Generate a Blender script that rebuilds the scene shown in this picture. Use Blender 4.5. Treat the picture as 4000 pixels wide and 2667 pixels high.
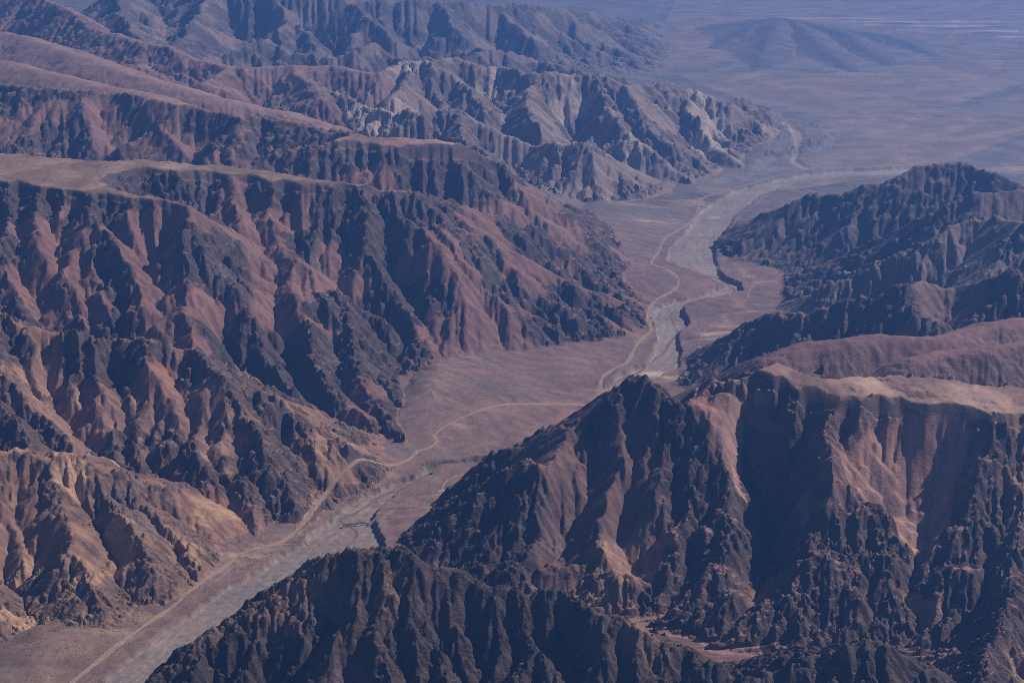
import bpy, math, random
import numpy as np

# ------------------------------------------------------------------ scene, camera, light
scene = bpy.context.scene
for o in list(bpy.data.objects):
    bpy.data.objects.remove(o)
coll = scene.collection

cam_d = bpy.data.cameras.new('camera')
cam_d.sensor_fit = 'HORIZONTAL'
cam_d.angle = 2 * math.atan(1176 / 3415)
cam_d.clip_start = 10
cam_d.clip_end = 250000
cam = bpy.data.objects.new('camera', cam_d)
cam.location = (0, 0, 6000)
cam.rotation_euler = (math.radians(90 - 19), 0, 0)
coll.objects.link(cam)
scene.camera = cam

SUN_EL, SUN_AZ = math.radians(40), math.radians(67)      # azimuth clockwise from +Y
world = bpy.data.worlds.new('World')
scene.world = world
world.use_nodes = True
wn = world.node_tree
bg = wn.nodes['Background']
sky = wn.nodes.new('ShaderNodeTexSky')
sky.sky_type = 'NISHITA'
sky.sun_disc = False
sky.sun_elevation = SUN_EL
sky.sun_rotation = SUN_AZ
sky.altitude = 4000
sky.air_density = 1.0
sky.dust_density = 0.3
wn.links.new(sky.outputs[0], bg.inputs[0])
bg.inputs[1].default_value = 0.05

sun_d = bpy.data.lights.new('sun', 'SUN')
sun_d.energy = 5.0
sun_d.angle = math.radians(0.53)
sun_d.color = (1.0, 0.94, 0.88)
sun = bpy.data.objects.new('sun', sun_d)
sun.rotation_euler = (math.radians(90) - SUN_EL, 0, -SUN_AZ + math.pi)
sun.location = (20000, 16000, 30000)
coll.objects.link(sun)

vs = scene.view_settings
vs.view_transform = 'Standard'
vs.look = 'None'
vs.exposure = 0.1
vs.gamma = 1.0
vs.use_curve_mapping = False
scene.render.engine = 'CYCLES'
scene.cycles.max_bounces = 6
scene.cycles.diffuse_bounces = 3
scene.cycles.volume_bounces = 1
scene.cycles.use_denoising = False
scene.cycles.filter_width = 0.9

HAZE_DENSITY = 1.6e-5
HAZE_COLOR = (0.14, 0.34, 0.86)

# ------------------------------------------------------------------ land survey (metres)
# ridges: region, width factor, profile power, roughness, crest rounding, crest line
RIDGES=[
 ('mesa_left',1.6,1.25,1,0,[(-1223,18935,1600),(-930,19162,1430),(-556,19302,1290),(-106,19569,1080),(202,19681,930),(560,19710,720),(906,19358,480),(1285,18731,230),(1484,18269,90),(1681,18043,5)]),
 ('mesa_left',1.6,1.25,1,0,[(-2076,18974,1620),(-1817,18582,1500),(-1578,18197,1380),(-1245,18075,1220),(-996,17967,1080),(-827,17793,960),(-708,17592,850),(-619,17291,690),(-584,16942,470),(-443,16622,244),(-235,16438,64)]),
 ('mesa_left',1.6,1.25,1,0,[(-3532,19221,1680),(-3142,18108,1380),(-2817,17484,1130),(-2498,17438,1000),(-2053,17063,760),(-1690,16986,620),(-1411,16753,450),(-1108,16547,270),(-819,15990,40)]),
 ('mesa_left',1.6,1.25,1,0,[(-2498,17438,1000),(-2246,16805,780),(-1892,16286,520),(-1552,15767,280),(-1165,15069,80)]),
 ('mesa_left',1.5,1.3,1,0,[(-2053,17063,760),(-1878,16167,560),(-1609,15349,330),(-1357,14540,140),(-1087,13894,20)]),
 ('mesa_left',1.5,1.3,1,0,[(-2498,17438,1000),(-2429,16633,780),(-2228,15767,540),(-1965,15103,320),(-1535,14491,160)]),
 ('mesa_left',1.6,1.25,1,0,[(-3950,17637,1680),(-3956,17309,1600),(-3689,16981,1350),(-3626,16867,1270),(-3328,16620,1050),(-3079,16275,840),(-2833,15912,620),(-2577,15437,400),(-2307,14814,230)]),
 ('mesa_left',1.6,1.25,1,0,[(-3945,17330,1600),(-3966,16876,1400),(-3831,16385,1120),(-3647,15889,860),(-3466,15390,620)]),
 ('mesa_left',1.6,1.25,1,0,[(-5310,18165,1690),(-4871,17342,1430),(-4492,16875,1220),(-4232,16322,930),(-4068,15751,700)]),
 ('mesa_left',1.6,1.25,1,0,[(-4871,17342,1430),(-4896,16811,1100),(-4669,16244,850),(-4461,15747,650)]),
 ('mesa_left',1.6,1.25,1,0,[(-5973,18384,1700),(-5742,17609,1420),(-5401,16948,1060),(-5058,16260,740)]),
 ('mesa_left',1.6,1.25,1,0,[(-6436,18627,1700),(-6153,17460,1350),(-5822,16788,1000),(-5523,16068,750)]),
 ('mesa_left',1.6,1.25,1,0,[(-7019,18707,1710),(-6681,17460,1350),(-6159,16258,950)]),
 ('mesa_left',1.6,1.25,1,0,[(-1672,18885,1600),(-1348,18197,1380),(-1041,18023,1200)]),
 ('mesa_left',1.6,1.25,1,0,[(-556,19302,1290),(-372,18661,1030),(-143,18046,740),(130,17621,470),(394,17237,200),(725,17484,60)]),
 ('mesa_left',1.6,1.25,1,0,[(-106,19569,1080),(137,18860,800),(444,18399,520),(686,17985,240),(922,17653,60)]),
 ('mesa_left',1.6,1.25,1,0,[(-996,17967,1080),(-633,17955,880),(-356,17619,640),(-85,17249,420),(283,16893,150)]),
 ('mesa_middle',2.5,1.45,0.5,0,[(-10642,25577,2000),(-8550,24882,2000),(-7977,24438,2000),(-7272,24222,2000),(-6541,24129,1980),(-5903,23807,1950),(-5095,23257,1900),(-4566,22964,1850),(-4084,22504,1820),(-3866,22815,1850),(-3494,22558,1830),(-2971,22082,1800),(-2408,21679,1780)]),
 ('mesa_middle',1.6,1.25,1,0,[(-725,21496,1700),(-408,21491,1540),(-102,21422,1380),(343,21263,1072),(788,21158,772),(1152,21937,260),(1395,21715,47)]),
 ('mesa_middle',2,1.3,0.6,0,[(-5849,23725,1950),(-5690,23540,1850),(-5715,23149,1604),(-6098,23270,1380),(-6483,23230,1200)]),
 ('mesa_middle',1.6,1.25,1,0,[(-5690,23540,1850),(-5501,23134,1600),(-5230,22757,1400)]),
 ('mesa_middle',1.6,1.25,1,0,[(-7997,24499,1990),(-8010,23970,1654),(-8055,23350,1350)]),
 ('mesa_middle',1.7,1.3,1,0,[(-4084,22504,1820),(-3912,22185,1582),(-3630,21985,1358)]),
 ('mesa_middle',1.6,1.25,1,0,[(-2546,21183,1750),(-2772,20910,1522),(-3020,21278,1250)]),
 ('mesa_middle',1.6,1.25,1,0,[(-1345,21004,1660),(-1088,20762,1428),(-719,20717,1186)]),
 ('mesa_middle',1.6,1.25,1,0,[(-407,21429,1540),(-163,20949,1196),(211,20645,886),(726,21086,450),(1098,20780,140)]),
 ('mesa_middle',1.6,1.25,1,0,[(-850,21070,1640),(-531,20683,1320),(-159,20381,1014),(269,20277,726)]),
 ('highland',3,1.3,0.35,250,[(-13083,31787,2080),(-10603,31193,2020),(-9950,30817,1980),(-8649,29327,1880),(-7215,27624,1760),(-5827,26341,1650),(-5020,26092,1500),(-4075,25858,1350)]),
 ('highland',3,1.3,0.3,250,[(-11671,28184,2000),(-9400,27487,1980),(-8317,26517,1930),(-7098,25398,1880),(-6119,24692,1850)]),
 ('highland',2.2,1.4,0.5,120,[(-8731,32205,1900),(-8028,31247,1700),(-7430,30173,1500),(-6488,28614,1400)]),
 ('highland',2.2,1.4,0.4,120,[(-5550,29275,1600),(-5839,28303,1450),(-5316,27667,1350)]),
 ('highland',2.2,1.4,0.5,120,[(-4388,29502,1600),(-3780,28357,1400),(-3551,27778,1250)]),
 ('highland',2.2,1.4,0.5,120,[(-16322,40067,2300),(-13069,38847,2250),(-11024,36203,2150),(-9889,34320,2050),(-8731,32205,1900),(-8343,31848,1900),(-7606,31104,1800),(-7071,30842,1800),(-6403,29813,1700),(-5550,29275,1600),(-4388,29502,1600),(-3490,29522,1580),(-2663,29172,1480)]),
 ('brown_ridge',1.6,1.25,1,0,[(-6248,15359,1180),(-5489,15189,1150),(-5073,14646,1110),(-4790,14604,1105),(-4549,14480,1090),(-4303,14397,1085),(-3788,14359,1070),(-3362,14352,1030),(-3158,14200,980),(-2969,14001,930),(-2905,13856,900),(-2484,13766,740),(-2219,13683,620),(-1937,13438,470),(-1597,13374,290),(-1311,13447,110),(-1164,13453,14)]),
 ('brown_ridge',1.6,1.25,1,0,[(-2905,13856,900),(-2861,13479,750),(-2887,13128,620),(-2761,12848,470),(-2513,12659,310),(-2404,12364,160),(-2271,11933,10)]),
 ('brown_ridge',1.7,1.3,1,0,[(-2900,13831,900),(-2655,13491,700),(-2390,13093,500),(-2160,12730,300),(-2041,12406,140),(-1954,12167,15)]),
 ('brown_ridge',1.6,1.25,1,0,[(-3788,14359,1070),(-3595,13958,890),(-3371,13674,720),(-3260,13299,550),(-3158,12954,380)]),
 ('brown_ridge',1.6,1.25,1,0,[(-3362,14352,1030),(-3266,14040,860),(-3175,13752,690)]),
 ('brown_ridge',1.6,1.25,1,0,[(-4742,14437,1095),(-4390,13858,830),(-4148,13680,690),(-3874,13299,500),(-3751,12966,370)]),
 ('brown_ridge',1.6,1.25,1,0,[(-4303,14397,1085),(-4098,14058,900),(-3830,13794,720),(-3687,13323,540),(-3535,12977,370)]),
 ('brown_ridge',1.6,1.25,1,0,[(-5386,14862,1120),(-5084,13880,960),(-4669,13519,780),(-4425,13288,640),(-4189,13071,500),(-3996,12931,390)]),
 ('brown_ridge',1.6,1.25,1,0,[(-5635,13645,1050),(-5127,13454,850),(-4802,13176,690),(-4548,12845,560)]),
 ('brown_ridge',1.8,1.4,1,0,[(-2219,13683,620),(-1906,13151,340),(-1681,12942,160),(-1562,12969,80)]),
 ('ochre_mountain',1.8,1.3,0.54,40,[(-5141,11888,760),(-4769,12124,740),(-4566,12207,725),(-4474,12286,725),(-4187,12220,715),(-4002,12267,712),(-3833,12282,680),(-3741,12227,640),(-3488,12264,560),(-3261,12271,480),(-2971,12252,360),(-2782,12149,240),(-2583,11971,90),(-2444,11816,5)]),
 ('ochre_mountain',1.8,1.3,0.54,0,[(-4169,12237,712),(-3956,11826,560),(-3741,11448,430),(-3613,11051,345),(-3468,10721,240),(-3357,10492,130),(-3268,10358,31)]),
 ('ochre_mountain',1.8,1.3,0.54,0,[(-3833,12282,680),(-3580,12073,510),(-3295,11660,410),(-3088,11299,300),(-2953,11040,190),(-2858,10899,84),(-2782,10802,5)]),
 ('ochre_mountain',1.8,1.3,0.54,0,[(-3488,12264,560),(-3190,12009,370),(-2925,11637,255),(-2709,11311,130),(-2587,11174,17)]),
 ('ochre_mountain',1.8,1.3,0.54,0,[(-5126,11781,560),(-4688,11796,470),(-4389,11657,370),(-4204,11400,290),(-3921,11040,190),(-3753,10797,80),(-3622,10566,10)]),
 ('ochre_mountain',1.8,1.3,0.54,0,[(-4716,10458,420),(-4426,10572,320),(-4186,10437,200),(-3964,10341,60)]),
 ('dark_peak',1.4,1.25,1,0,[(1117,12620,1380),(993,12506,1330),(870,12390,1245),(633,12155,1060),(456,11966,920),(280,11879,830),(57,11973,760),(-144,11830,604),(-341,11774,472),(-564,11621,296),(-732,11544,176),(-861,11486,85)]),
 ('dark_peak',1.4,1.25,1,0,[(1117,12620,1380),(1208,12570,1365),(1290,12511,1320),(1418,12353,1230),(1535,12194,1160),(1647,11969,1050),(1802,11685,890),(1959,11435,720),(2057,11181,560),(2001,10943,440),(1870,10682,300),(1734,10421,170)]),
 ('dark_peak',1.4,1.25,1,0,[(1162,12579,1370),(1243,12163,1098),(1256,11815,874),(1164,11566,700),(1073,11288,508),(1234,11002,330),(1153,10634,130)]),
 ('dark_peak',1.4,1.25,1,0,[(869,12317,1240),(944,11972,1012),(983,11669,816),(1118,11433,640)]),
 ('dark_peak',1.4,1.25,1,0,[(395,11963,880),(544,11841,760),(726,11649,588),(806,11431,438),(832,11159,290),(870,10870,160)]),
 ('dark_peak',1.4,1.25,1,0,[(92,11977,750),(276,11606,600),(179,11282,430),(69,11080,290),(-4,10881,154)]),
 ('dark_peak',1.4,1.25,1,0,[(628,12135,1060),(750,11847,860),(834,11633,710)]),
 ('dark_peak',1.4,1.25,1,0,[(1580,12260,1080),(1529,11893,840),(1571,11519,600),(1607,11140,380),(1531,10741,190)]),
 ('red_plateau',1.35,1.25,1,0,[(2460,12069,1360),(2310,11786,1270),(2347,11477,1100),(2222,11214,920),(2090,10932,720),(2006,10630,522),(1863,10289,282),(1708,9974,120)]),
 ('red_plateau',1.6,1.2,0.5,0,[(2034,12420,1350),(1959,12089,1128),(1995,11741,906),(2040,11487,736)]),
 ('red_plateau',1.35,1.25,1,0,[(3098,11991,1390),(2956,11786,1270),(2828,11616,1160),(2689,11454,1090),(2622,11256,960),(2465,11034,788),(2361,10803,628),(2294,10574,474),(2395,10326,300),(2385,10053,150)]),
 ('red_plateau',1.35,1.25,1,0,[(2733,11478,1060),(2820,11233,892),(2971,11053,740),(3070,10821,580),(3047,10518,388),(2875,10164,200)]),
 ('red_plateau',1.35,1.25,1,0,[(4020,11684,1390),(3982,11444,1232),(3887,11237,1086),(3759,11010,916),(3609,10723,706),(3360,10571,514),(3196,10286,360),(3001,9932,220)]),
 ('red_plateau',1.35,1.25,1,0,[(4008,11520,1200),(3983,11189,990),(3908,10875,786),(3791,10521,540),(3496,10045,380),(3271,9675,260)]),
 ('red_plateau',1.35,1.25,1,0,[(4305,11634,1390),(4167,11248,1120),(4097,10900,890),(4159,10402,564)]),
 ('red_plateau',1.35,1.25,1,0,[(5205,11610,1380),(4906,11081,1000),(4469,10333,600),(4097,9686,400)]),
 ('red_plateau',1.35,1.25,1,0,[(4114,10943,870),(3870,10232,690),(3549,9543,590),(3255,8847,480)]),
 ('near_hill',1.6,1.3,1,0,[(1577,8607,580),(1798,8742,680),(1963,8809,760),(2201,8748,820),(2359,8776,860),(2512,8765,820),(2658,8704,740),(2869,8687,650),(3170,8675,520)]),
 ('near_hill',1.6,1.3,1,0,[(950,8679,450),(1163,8762,560),(1351,8808,640),(1540,8818,600),(1729,8793,480)]),
 ('near_hill',1.5,1.4,1,0,[(2359,8776,860),(2363,8534,708),(2407,8307,558)]),
 ('foreground_ridge',1.3,1.2,1.2,0,[(-2954,9233,60),(-2847,9345,180),(-2788,9435,240),(-2732,9487,270),(-2629,9429,280),(-2525,9572,310),(-2262,9681,410),(-2120,9727,460),(-2047,9764,490),(-1928,9737,520),(-1873,9766,540),(-1769,9852,620),(-1665,9948,710),(-1556,10011,790),(-1485,10002,820),(-1378,9964,840),(-1225,10007,890),(-1028,9964,930),(-971,9996,950),(-901,9966,940),(-824,9964,930),(-713,9837,870),(-603,9885,870),(-481,9875,850),(-344,9826,800),(-241,9780,760),(-141,9737,740),(83,9705,700),(296,9695,720),(429,9659,700),(581,9578,670),(746,9569,650),(906,9454,580),(1064,9386,520),(1229,9370,480),(1345,9265,390),(1424,9132,320)]),
 ('foreground_ridge',1.3,1.2,1.2,0,[(-1159,10002,900),(-1125,9768,752),(-1060,9532,596),(-852,9227,420)]),
 ('foreground_ridge',1.3,1.2,1.2,0,[(-600,9885,870),(-372,9742,694),(-256,9533,560),(-81,9319,400)]),
 ('foreground_ridge',1.3,1.2,1.2,0,[(-141,9737,740),(13,9519,568),(168,9312,440),(350,9136,300)]),
 ('foreground_ridge',1.3,1.2,1.2,0,[(-1485,10002,820),(-1385,9761,648),(-1508,9540,484),(-1630,9225,280)]),
 ('foreground_ridge',1.3,1.2,1.2,0,[(520,9619,690),(655,9437,544),(879,9230,348)]),
 ('foreground_ridge',1.3,1.2,1.2,0,[(-814,9964,930),(-703,9673,732),(-582,9419,554),(-478,9112,350)]),
 ('foreground_ridge',1.3,1.2,1.2,0,[(-1856,9759,540),(-1831,9554,404),(-1919,9273,250)]),
 ('foreground_ridge',1.3,1.2,1.2,0,[(172,9700,710),(359,9509,538),(571,9268,360)]),
 ('foreground_ridge',1.3,1.2,1.2,0,[(-1322,9990,870),(-1228,9648,638),(-1296,9332,428)]),
 ('foreground_ridge',1.3,1.2,1.2,0,[(-2237,9685,415),(-2230,9442,290),(-2333,9296,200)]),
 ('foreground_ridge',1.3,1.2,1.2,0,[(-991,9959,940),(-912,9723,776),(-717,9602,628)]),
 ('foreground_ridge',1.3,1.2,1.2,0,[(906,9454,580),(1096,9257,402),(1176,9098,288)]),
 ('rounded_hill',1.5,1.2,0.2,220,[(2552,13368,1230),(2733,13473,1290),(2893,13553,1320),(3237,13527,1360),(3468,13589,1370),(3901,13559,1380),(4196,13569,1390),(4463,13724,1400),(4678,13852,1420),(4890,13918,1430),(6191,14136,1450)]),
 ('rounded_hill',1.7,1.2,0.25,150,[(3800,13088,1330),(4099,13202,1350),(4399,13204,1380),(4841,13284,1400),(5886,13352,1420)]),
 ('rounded_hill',1.5,1.4,0.8,0,[(3237,13527,1360),(3084,13342,1270),(2895,13199,1190)]),
 ('stepped_ridge',1.6,1.3,1,0,[(6495,14941,1550),(5434,15153,1540),(5213,15334,1540),(4875,15370,1520),(4595,15472,1500),(4479,15442,1440),(4230,15531,1310),(3919,15711,1130),(3603,15834,980),(3337,15940,900),(3159,16080,850),(2988,16183,770),(2856,16068,656),(2643,16089,518),(2345,16028,318),(2109,15952,160),(1885,15800,5)]),
 ('stepped_ridge',1.6,1.3,1,0,[(4712,15404,1510),(4528,15185,1332),(4309,14992,1150)]),
 ('stepped_ridge',1.6,1.3,1,0,[(5240,15301,1540),(5212,14996,1342),(5112,14764,1176)]),
 ('stepped_ridge',1.6,1.3,1,0,[(4935,15370,1520),(4878,15015,1288),(4713,14777,1100)]),
 ('stepped_ridge',1.6,1.3,1,0,[(5650,15136,1540),(5558,14787,1312)]),
 ('stepped_ridge',1.6,1.3,1,0,[(3603,15834,980),(3448,15662,832),(3241,15533,672)]),
 ('pale_ridge',1.8,1.3,0.8,0,[(7346,17133,1650),(6171,17433,1590),(5978,17924,1560),(5653,18025,1390),(5156,17903,1120),(4867,18002,980),(4627,17985,860),(4216,17910,660),(3895,17891,500),(3531,17826,262),(3196,17712,40)]),
 ('pale_ridge',1.7,1.4,1,0,[(5965,17879,1560),(5904,17535,1330),(5773,17198,1096)]),
 ('pale_ridge',1.7,1.4,0.6,0,[(5553,17985,1350),(5432,17670,1128),(5235,17481,960)]),
 ('blue_ridge',1.7,1.3,0.5,0,[(8075,18974,1620),(6705,19071,1580),(6073,18944,1540),(5844,19005,1450),(5443,19014,1190),(5013,18913,904),(4766,19619,560),(4425,19617,338),(4069,19776,110),(3827,19873,5)]),
 ('far_dark_hill',1.9,1.4,0.5,0,[(8475,19825,1150),(7661,20091,1270),(7168,20517,1320),(6884,20985,1360),(6509,21329,1400),(6294,21375,1390),(6054,21395,1360),(5767,21351,1240),(5559,21321,1130),(5467,21409,1110),(5238,21485,1060),(5139,21557,1050),(4847,21579,880),(4622,21706,850),(4451,21832,840),(4184,21830,720),(3899,21945,530),(3612,21948,346),(3381,22333,80),(3270,22338,9)]),
 ('far_dark_hill',2,1.4,0.5,0,[(4622,21706,850),(4388,21308,590),(4044,21080,320),(3666,21028,70)]),
 ('far_dark_hill',2,1.4,0.5,0,[(5238,21485,1060),(4936,20933,750),(4458,20618,380),(4089,20564,136)]),
 ('far_dark_hill',2,1.4,0.5,0,[(6054,21395,1360),(5668,20906,950),(5139,20653,564),(4700,20541,272)]),
 ('far_dark_hill',2,1.4,0.5,0,[(6509,21329,1400),(6295,20966,1128),(5900,20798,848)]),
 ('pale_mountain',2,1.35,1,60,[(-2667,29217,1490),(-2214,29980,1650),(-1592,29743,1650),(-1273,30211,1660),(-229,30248,1550),(319,29541,1440),(833,29765,1440),(1748,29797,1340),(2321,29290,1240),(3297,30169,1150),(3901,30224,1000),(4325,29912,850),(4762,30357,800),(4930,29969,522),(5078,29249,44)]),
 ('pale_mountain',2,1.35,1,0,[(-3394,28211,1300),(-2649,27719,1260),(-1869,26947,1170),(-1483,26970,1150),(-1041,27058,1190),(-625,26843,1030),(-205,26671,840),(501,26480,790),(951,25918,800),(1265,25745,850),(1692,25402,560),(2049,25030,260),(2314,24558,30),(2376,24262,5)]),
 ('pale_mountain',2,1.35,1,0,[(1748,29797,1340),(1829,28448,1010),(2139,27437,700),(2666,26906,400),(3089,26295,130),(3340,25731,5)]),
 ('pale_mountain',2,1.35,1,0,[(3297,30169,1150),(3534,29043,820),(3873,28243,460),(4174,27316,150),(4356,26855,5)]),
 ('pale_mountain',2,1.35,1,0,[(319,29541,1440),(282,28295,1120),(511,27077,850)]),
 ('pale_mountain',2,1.35,1,0,[(-1273,30211,1660),(-991,29269,1380),(-548,28295,1120)]),
 ('pale_mountain',2.2,1.4,0.6,0,[(-2049,29861,1650),(-2066,28738,1380),(-2339,27895,1230)]),
 ('pale_mountain',2,1.35,1,0,[(1265,25745,850),(1441,24906,440),(1708,24342,120)]),
 ('pale_mountain',2,1.35,1,0,[(2321,29290,1240),(2502,27949,850),(3014,27210,500)]),
 ('pale_mountain',2,1.35,1,0,[(-1041,27058,1190),(-818,26102,880),(-427,25740,720)]),
 ('hazy_range',2,1.35,1,0,[(-6555,31515,1500),(-6045,32003,1550),(-5640,32406,1680),(-5360,32863,1760),(-4876,32631,1650),(-4327,32497,1500),(-3629,32388,1450),(-3250,32400,1560),(-2959,32981,1660),(-2428,32701,1500),(-1673,32752,1380),(-733,33226,1380),(-155,33422,1420),(429,33598,1280),(1482,33061,1050),(2387,33553,850)]),
 ('hazy_range',2,1.35,1,0,[(-10189,40754,2350),(-7735,38847,2250),(-6043,37955,2230),(-4085,37923,2180),(-1940,38426,2000),(-293,39286,1800),(1210,40516,1600),(2813,43653,1050),(3978,46979,500),(4913,49537,60)]),
 ('hazy_range',2,1.35,1,0,[(-1940,38426,2000),(-1449,36936,1550),(-792,36006,1200)]),
 ('hazy_range',2,1.35,1,0,[(1210,40516,1600),(1776,39945,1074),(2568,39532,560),(3484,40029,30)]),
 ('hazy_range',2,1.35,1,0,[(-293,39286,1800),(261,37707,1350),(1096,36303,900),(1712,35872,650)]),
 ('hazy_range',2,1.35,1,0,[(-6043,37955,2230),(-5222,36583,1800),(-4446,35266,1450)]),
 ('hazy_range',2,1.35,1,0,[(-4085,37923,2180),(-3433,36552,1700),(-2846,35646,1350)]),
 ('hazy_range',2,1.35,1,0,[(-7735,38847,2250),(-7462,35712,1900),(-7273,33716,1650),(-7417,33006,1600)]),
 ('hazy_range',2,1.35,1,0,[(-10189,40754,2350),(-9418,36185,2050),(-8509,33652,1850)]),
 ('hazy_range',2,1.35,1,0,[(-3433,36552,1700),(-3917,36063,1450),(-4044,35253,1250)]),
 ('hazy_range',2,1.35,1,0,[(2813,43653,1050),(3195,41854,600),(3838,42148,200)]),
 ('hazy_range',2,1.35,1,0,[(-5222,36583,1800),(-5520,35680,1600)]),
 ('lone_hill',5.5,1.6,0.32,160,[(5849,43470,18),(6650,45068,108),(7579,46662,312),(8061,47256,414),(8345,47331,432),(8836,47159,372),(9420,46436,300),(9980,45765,252),(11183,44970,198),(11649,44049,90),(11827,41795,8)]),
 ('lone_hill',5.5,1.6,0.32,160,[(8836,47159,372),(8810,43859,216),(8888,40533,72),(8916,39013,12)]),
 ('lone_hill',5.5,1.6,0.32,160,[(9980,45765,252),(10107,42816,108),(10215,40150,12)]),
 ('lone_hill',5.5,1.6,0.32,160,[(8363,47433,420),(7645,44505,258),(6854,41098,108),(6466,39345,18)]),
 ('red_plateau',1.35,1.25,1,0,[(2690,11910,1345),(2593,11663,1240),(2511,11409,1070),(2398,11118,866),(2264,10863,676)]),
]
PLATEAUS=[
 ('mesa_left',2.05,1.35,1,110,[(-8761,20730,1760),(-7144,20479,1750),(-6508,20379,1740),(-5816,20052,1730),(-5080,20213,1720),(-4526,20145,1710),(-3647,19901,1690),(-2752,19388,1660),(-2151,19165,1640),(-1398,19017,1610),(-1169,18879,1590),(-1555,18836,1600),(-2127,18924,1620),(-2683,18849,1620),(-3151,18969,1650),(-3479,19247,1680),(-4069,19333,1690),(-4474,19341,1700),(-4903,19455,1710),(-5220,19217,1710),(-5262,18826,1700),(-4806,18336,1700),(-4290,17979,1690),(-3950,17637,1680),(-4522,17820,1690),(-5425,18194,1700),(-6564,18682,1710),(-8070,18966,1720)]),
 ('mesa_middle',1.9,1.35,1,110,[(-2764,21178,1770),(-2405,21645,1780),(-1761,21583,1760),(-1121,21539,1730),(-725,21496,1700),(-405,21332,1560),(-850,21070,1640),(-1345,21004,1660),(-1841,20980,1690),(-2226,21112,1720)]),
 ('red_plateau',1.75,1.3,1,150,[(1598,12300,1230),(1752,12578,1320),(1910,12606,1385),(2156,12609,1430),(2361,12797,1480),(2432,12797,1480),(2540,12456,1440),(2723,12416,1430),(3060,12416,1430),(3462,12406,1450),(3638,12289,1440),(3962,12252,1425),(4492,12124,1420),(5368,12039,1420),(5134,11418,1340),(4267,11502,1345),(3902,11570,1345),(3551,11688,1345),(3423,11836,1350),(3121,11836,1350),(2808,11829,1345),(2600,11931,1345),(2462,12082,1355),(2277,12258,1390),(2123,12385,1400),(1998,12444,1370),(1847,12457,1315),(1653,12276,1235)]),
]
CARVES=[
 (0.62,300,0,[(1982,11837,700),(2049,11604,560),(2130,11364,410),(2092,10964,270),(1930,10457,150)]),
 (0.58,600,1,[(-4596,17510,1500),(-4340,16973,1160),(-4034,16315,880),(-3762,15552,640)]),
 (0.58,600,1,[(-3392,18804,1400),(-3136,17976,1100),(-2935,17291,850),(-2737,16324,640)]),
 (0.62,900,0,[(-1575,18236,1200),(-1351,17668,850),(-1165,17158,560),(-986,16689,330),(-847,16417,180)]),
 (0.7,500,0,[(-4879,14417,960),(-4636,14040,720),(-4372,13647,500),(-4081,13227,330)]),
 (0.8,500,0,[(-3225,13810,760),(-3046,13372,520),(-2769,12830,300),(-2564,12428,130),(-2387,11982,20)]),
 (0.7,500,0,[(-3979,14058,760),(-3820,13597,520),(-3624,13000,360)]),
 (0.55,600,1,[(-5358,17243,1300),(-5104,16788,1000),(-4821,16136,780)]),
 (0.6,700,1,[(-798,18050,1080),(-540,17526,780),(-295,17125,460),(21,16749,200)]),
 (0.6,600,1,[(-5354,22778,1600),(-5040,22510,1450),(-4813,22341,1350)]),
 (0.55,700,1,[(-6625,23829,1750),(-6370,23295,1500),(-6153,22912,1300)]),
 (0.6,500,1,[(1012,12093,920),(1055,11840,740),(981,11561,580),(964,11261,400),(996,10907,220)]),
 (0.6,500,1,[(612,12074,720),(620,11781,560),(497,11466,380),(414,11137,220)]),
 (0.5,700,1,[(5682,17835,1250),(5540,17553,1050),(5346,17470,880)]),
 (0.6,600,1,[(4891,15614,1250),(4770,15456,1050),(4651,15230,900)]),
]
SURFACES=[([(3032,11785,1150),(2864,11664,1060),(2762,11541,985),(2797,11270,820),(3047,11039,680),(3124,10850,530),(3260,10694,450),(3550,10871,590),(3697,11248,830),(3880,11664,1080),(3666,11785,1150),(3427,11885,1190)],[(3406,11784,1050),(3357,11593,930),(3282,11337,765),(3198,11077,650)]),([(1550,12277,1210),(1688,12357,1270),(1988,12356,1320),(2159,12316,1265),(2089,12133,1110),(2005,11938,985),(1954,11753,860),(1971,11567,740),(2028,11369,610),(1965,11390,620),(1862,11435,760),(1765,11639,910),(1655,11918,1075)],[])]
AXIS=[(-3871,8890),(-3160,9628),(-2642,10725),(-2098,11561),(-1518,12515),(-922,13348),(-115,13885),(565,14401),(1338,16242),(1933,17660),(2057,18925),(2892,19518),(2841,21041),(3229,23068),(3874,25158),(4938,26516),(6645,27061),(9652,27627)]
PLAIN=[(5084,49802),(3794,40230),(5880,33093),(5252,28828),(4096,26164),(4760,25485),(7404,26877),(13815,26877),(29418,59565),(6553,59565)]
VALLEY=[(-3749,8890),(-3441,10049),(-3070,10377),(-2663,11002),(-2395,11643),(-2226,11893),(-1919,12197),(-1723,12896),(-1367,13559),(-1024,13941),(-857,14144),(-880,14580),(-827,15405),(-741,16271),(-425,16878),(127,17004),(827,17326),(1686,17971),(1833,18363),(1548,19119),(1369,21041),(1280,23068),(1630,24221),(2364,24282),(3234,25485),(4359,26877),(5046,29037),(5723,31060),(6166,34206),(15067,33641),(12290,27061),(7404,26877),(6166,26339),(5204,25821),(4105,24221),(3368,22661),(3227,22012),(3480,21041),(3782,19827),(3927,19620),(3260,18094),(2545,16925),(1894,15744),(1567,15405),(1239,14888),(969,14283),(502,13829),(103,13453),(-150,12994),(-390,12608),(-610,12065),(-855,11602),(-1017,11245),(-1667,10584),(-2066,10049),(-2360,9676),(-2591,8996)]
RAVINE=[(-825,11132),(-91,10670),(426,10389),(1026,10170),(1549,9783),(2166,9597),(2794,9547),(3426,9031)]
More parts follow.
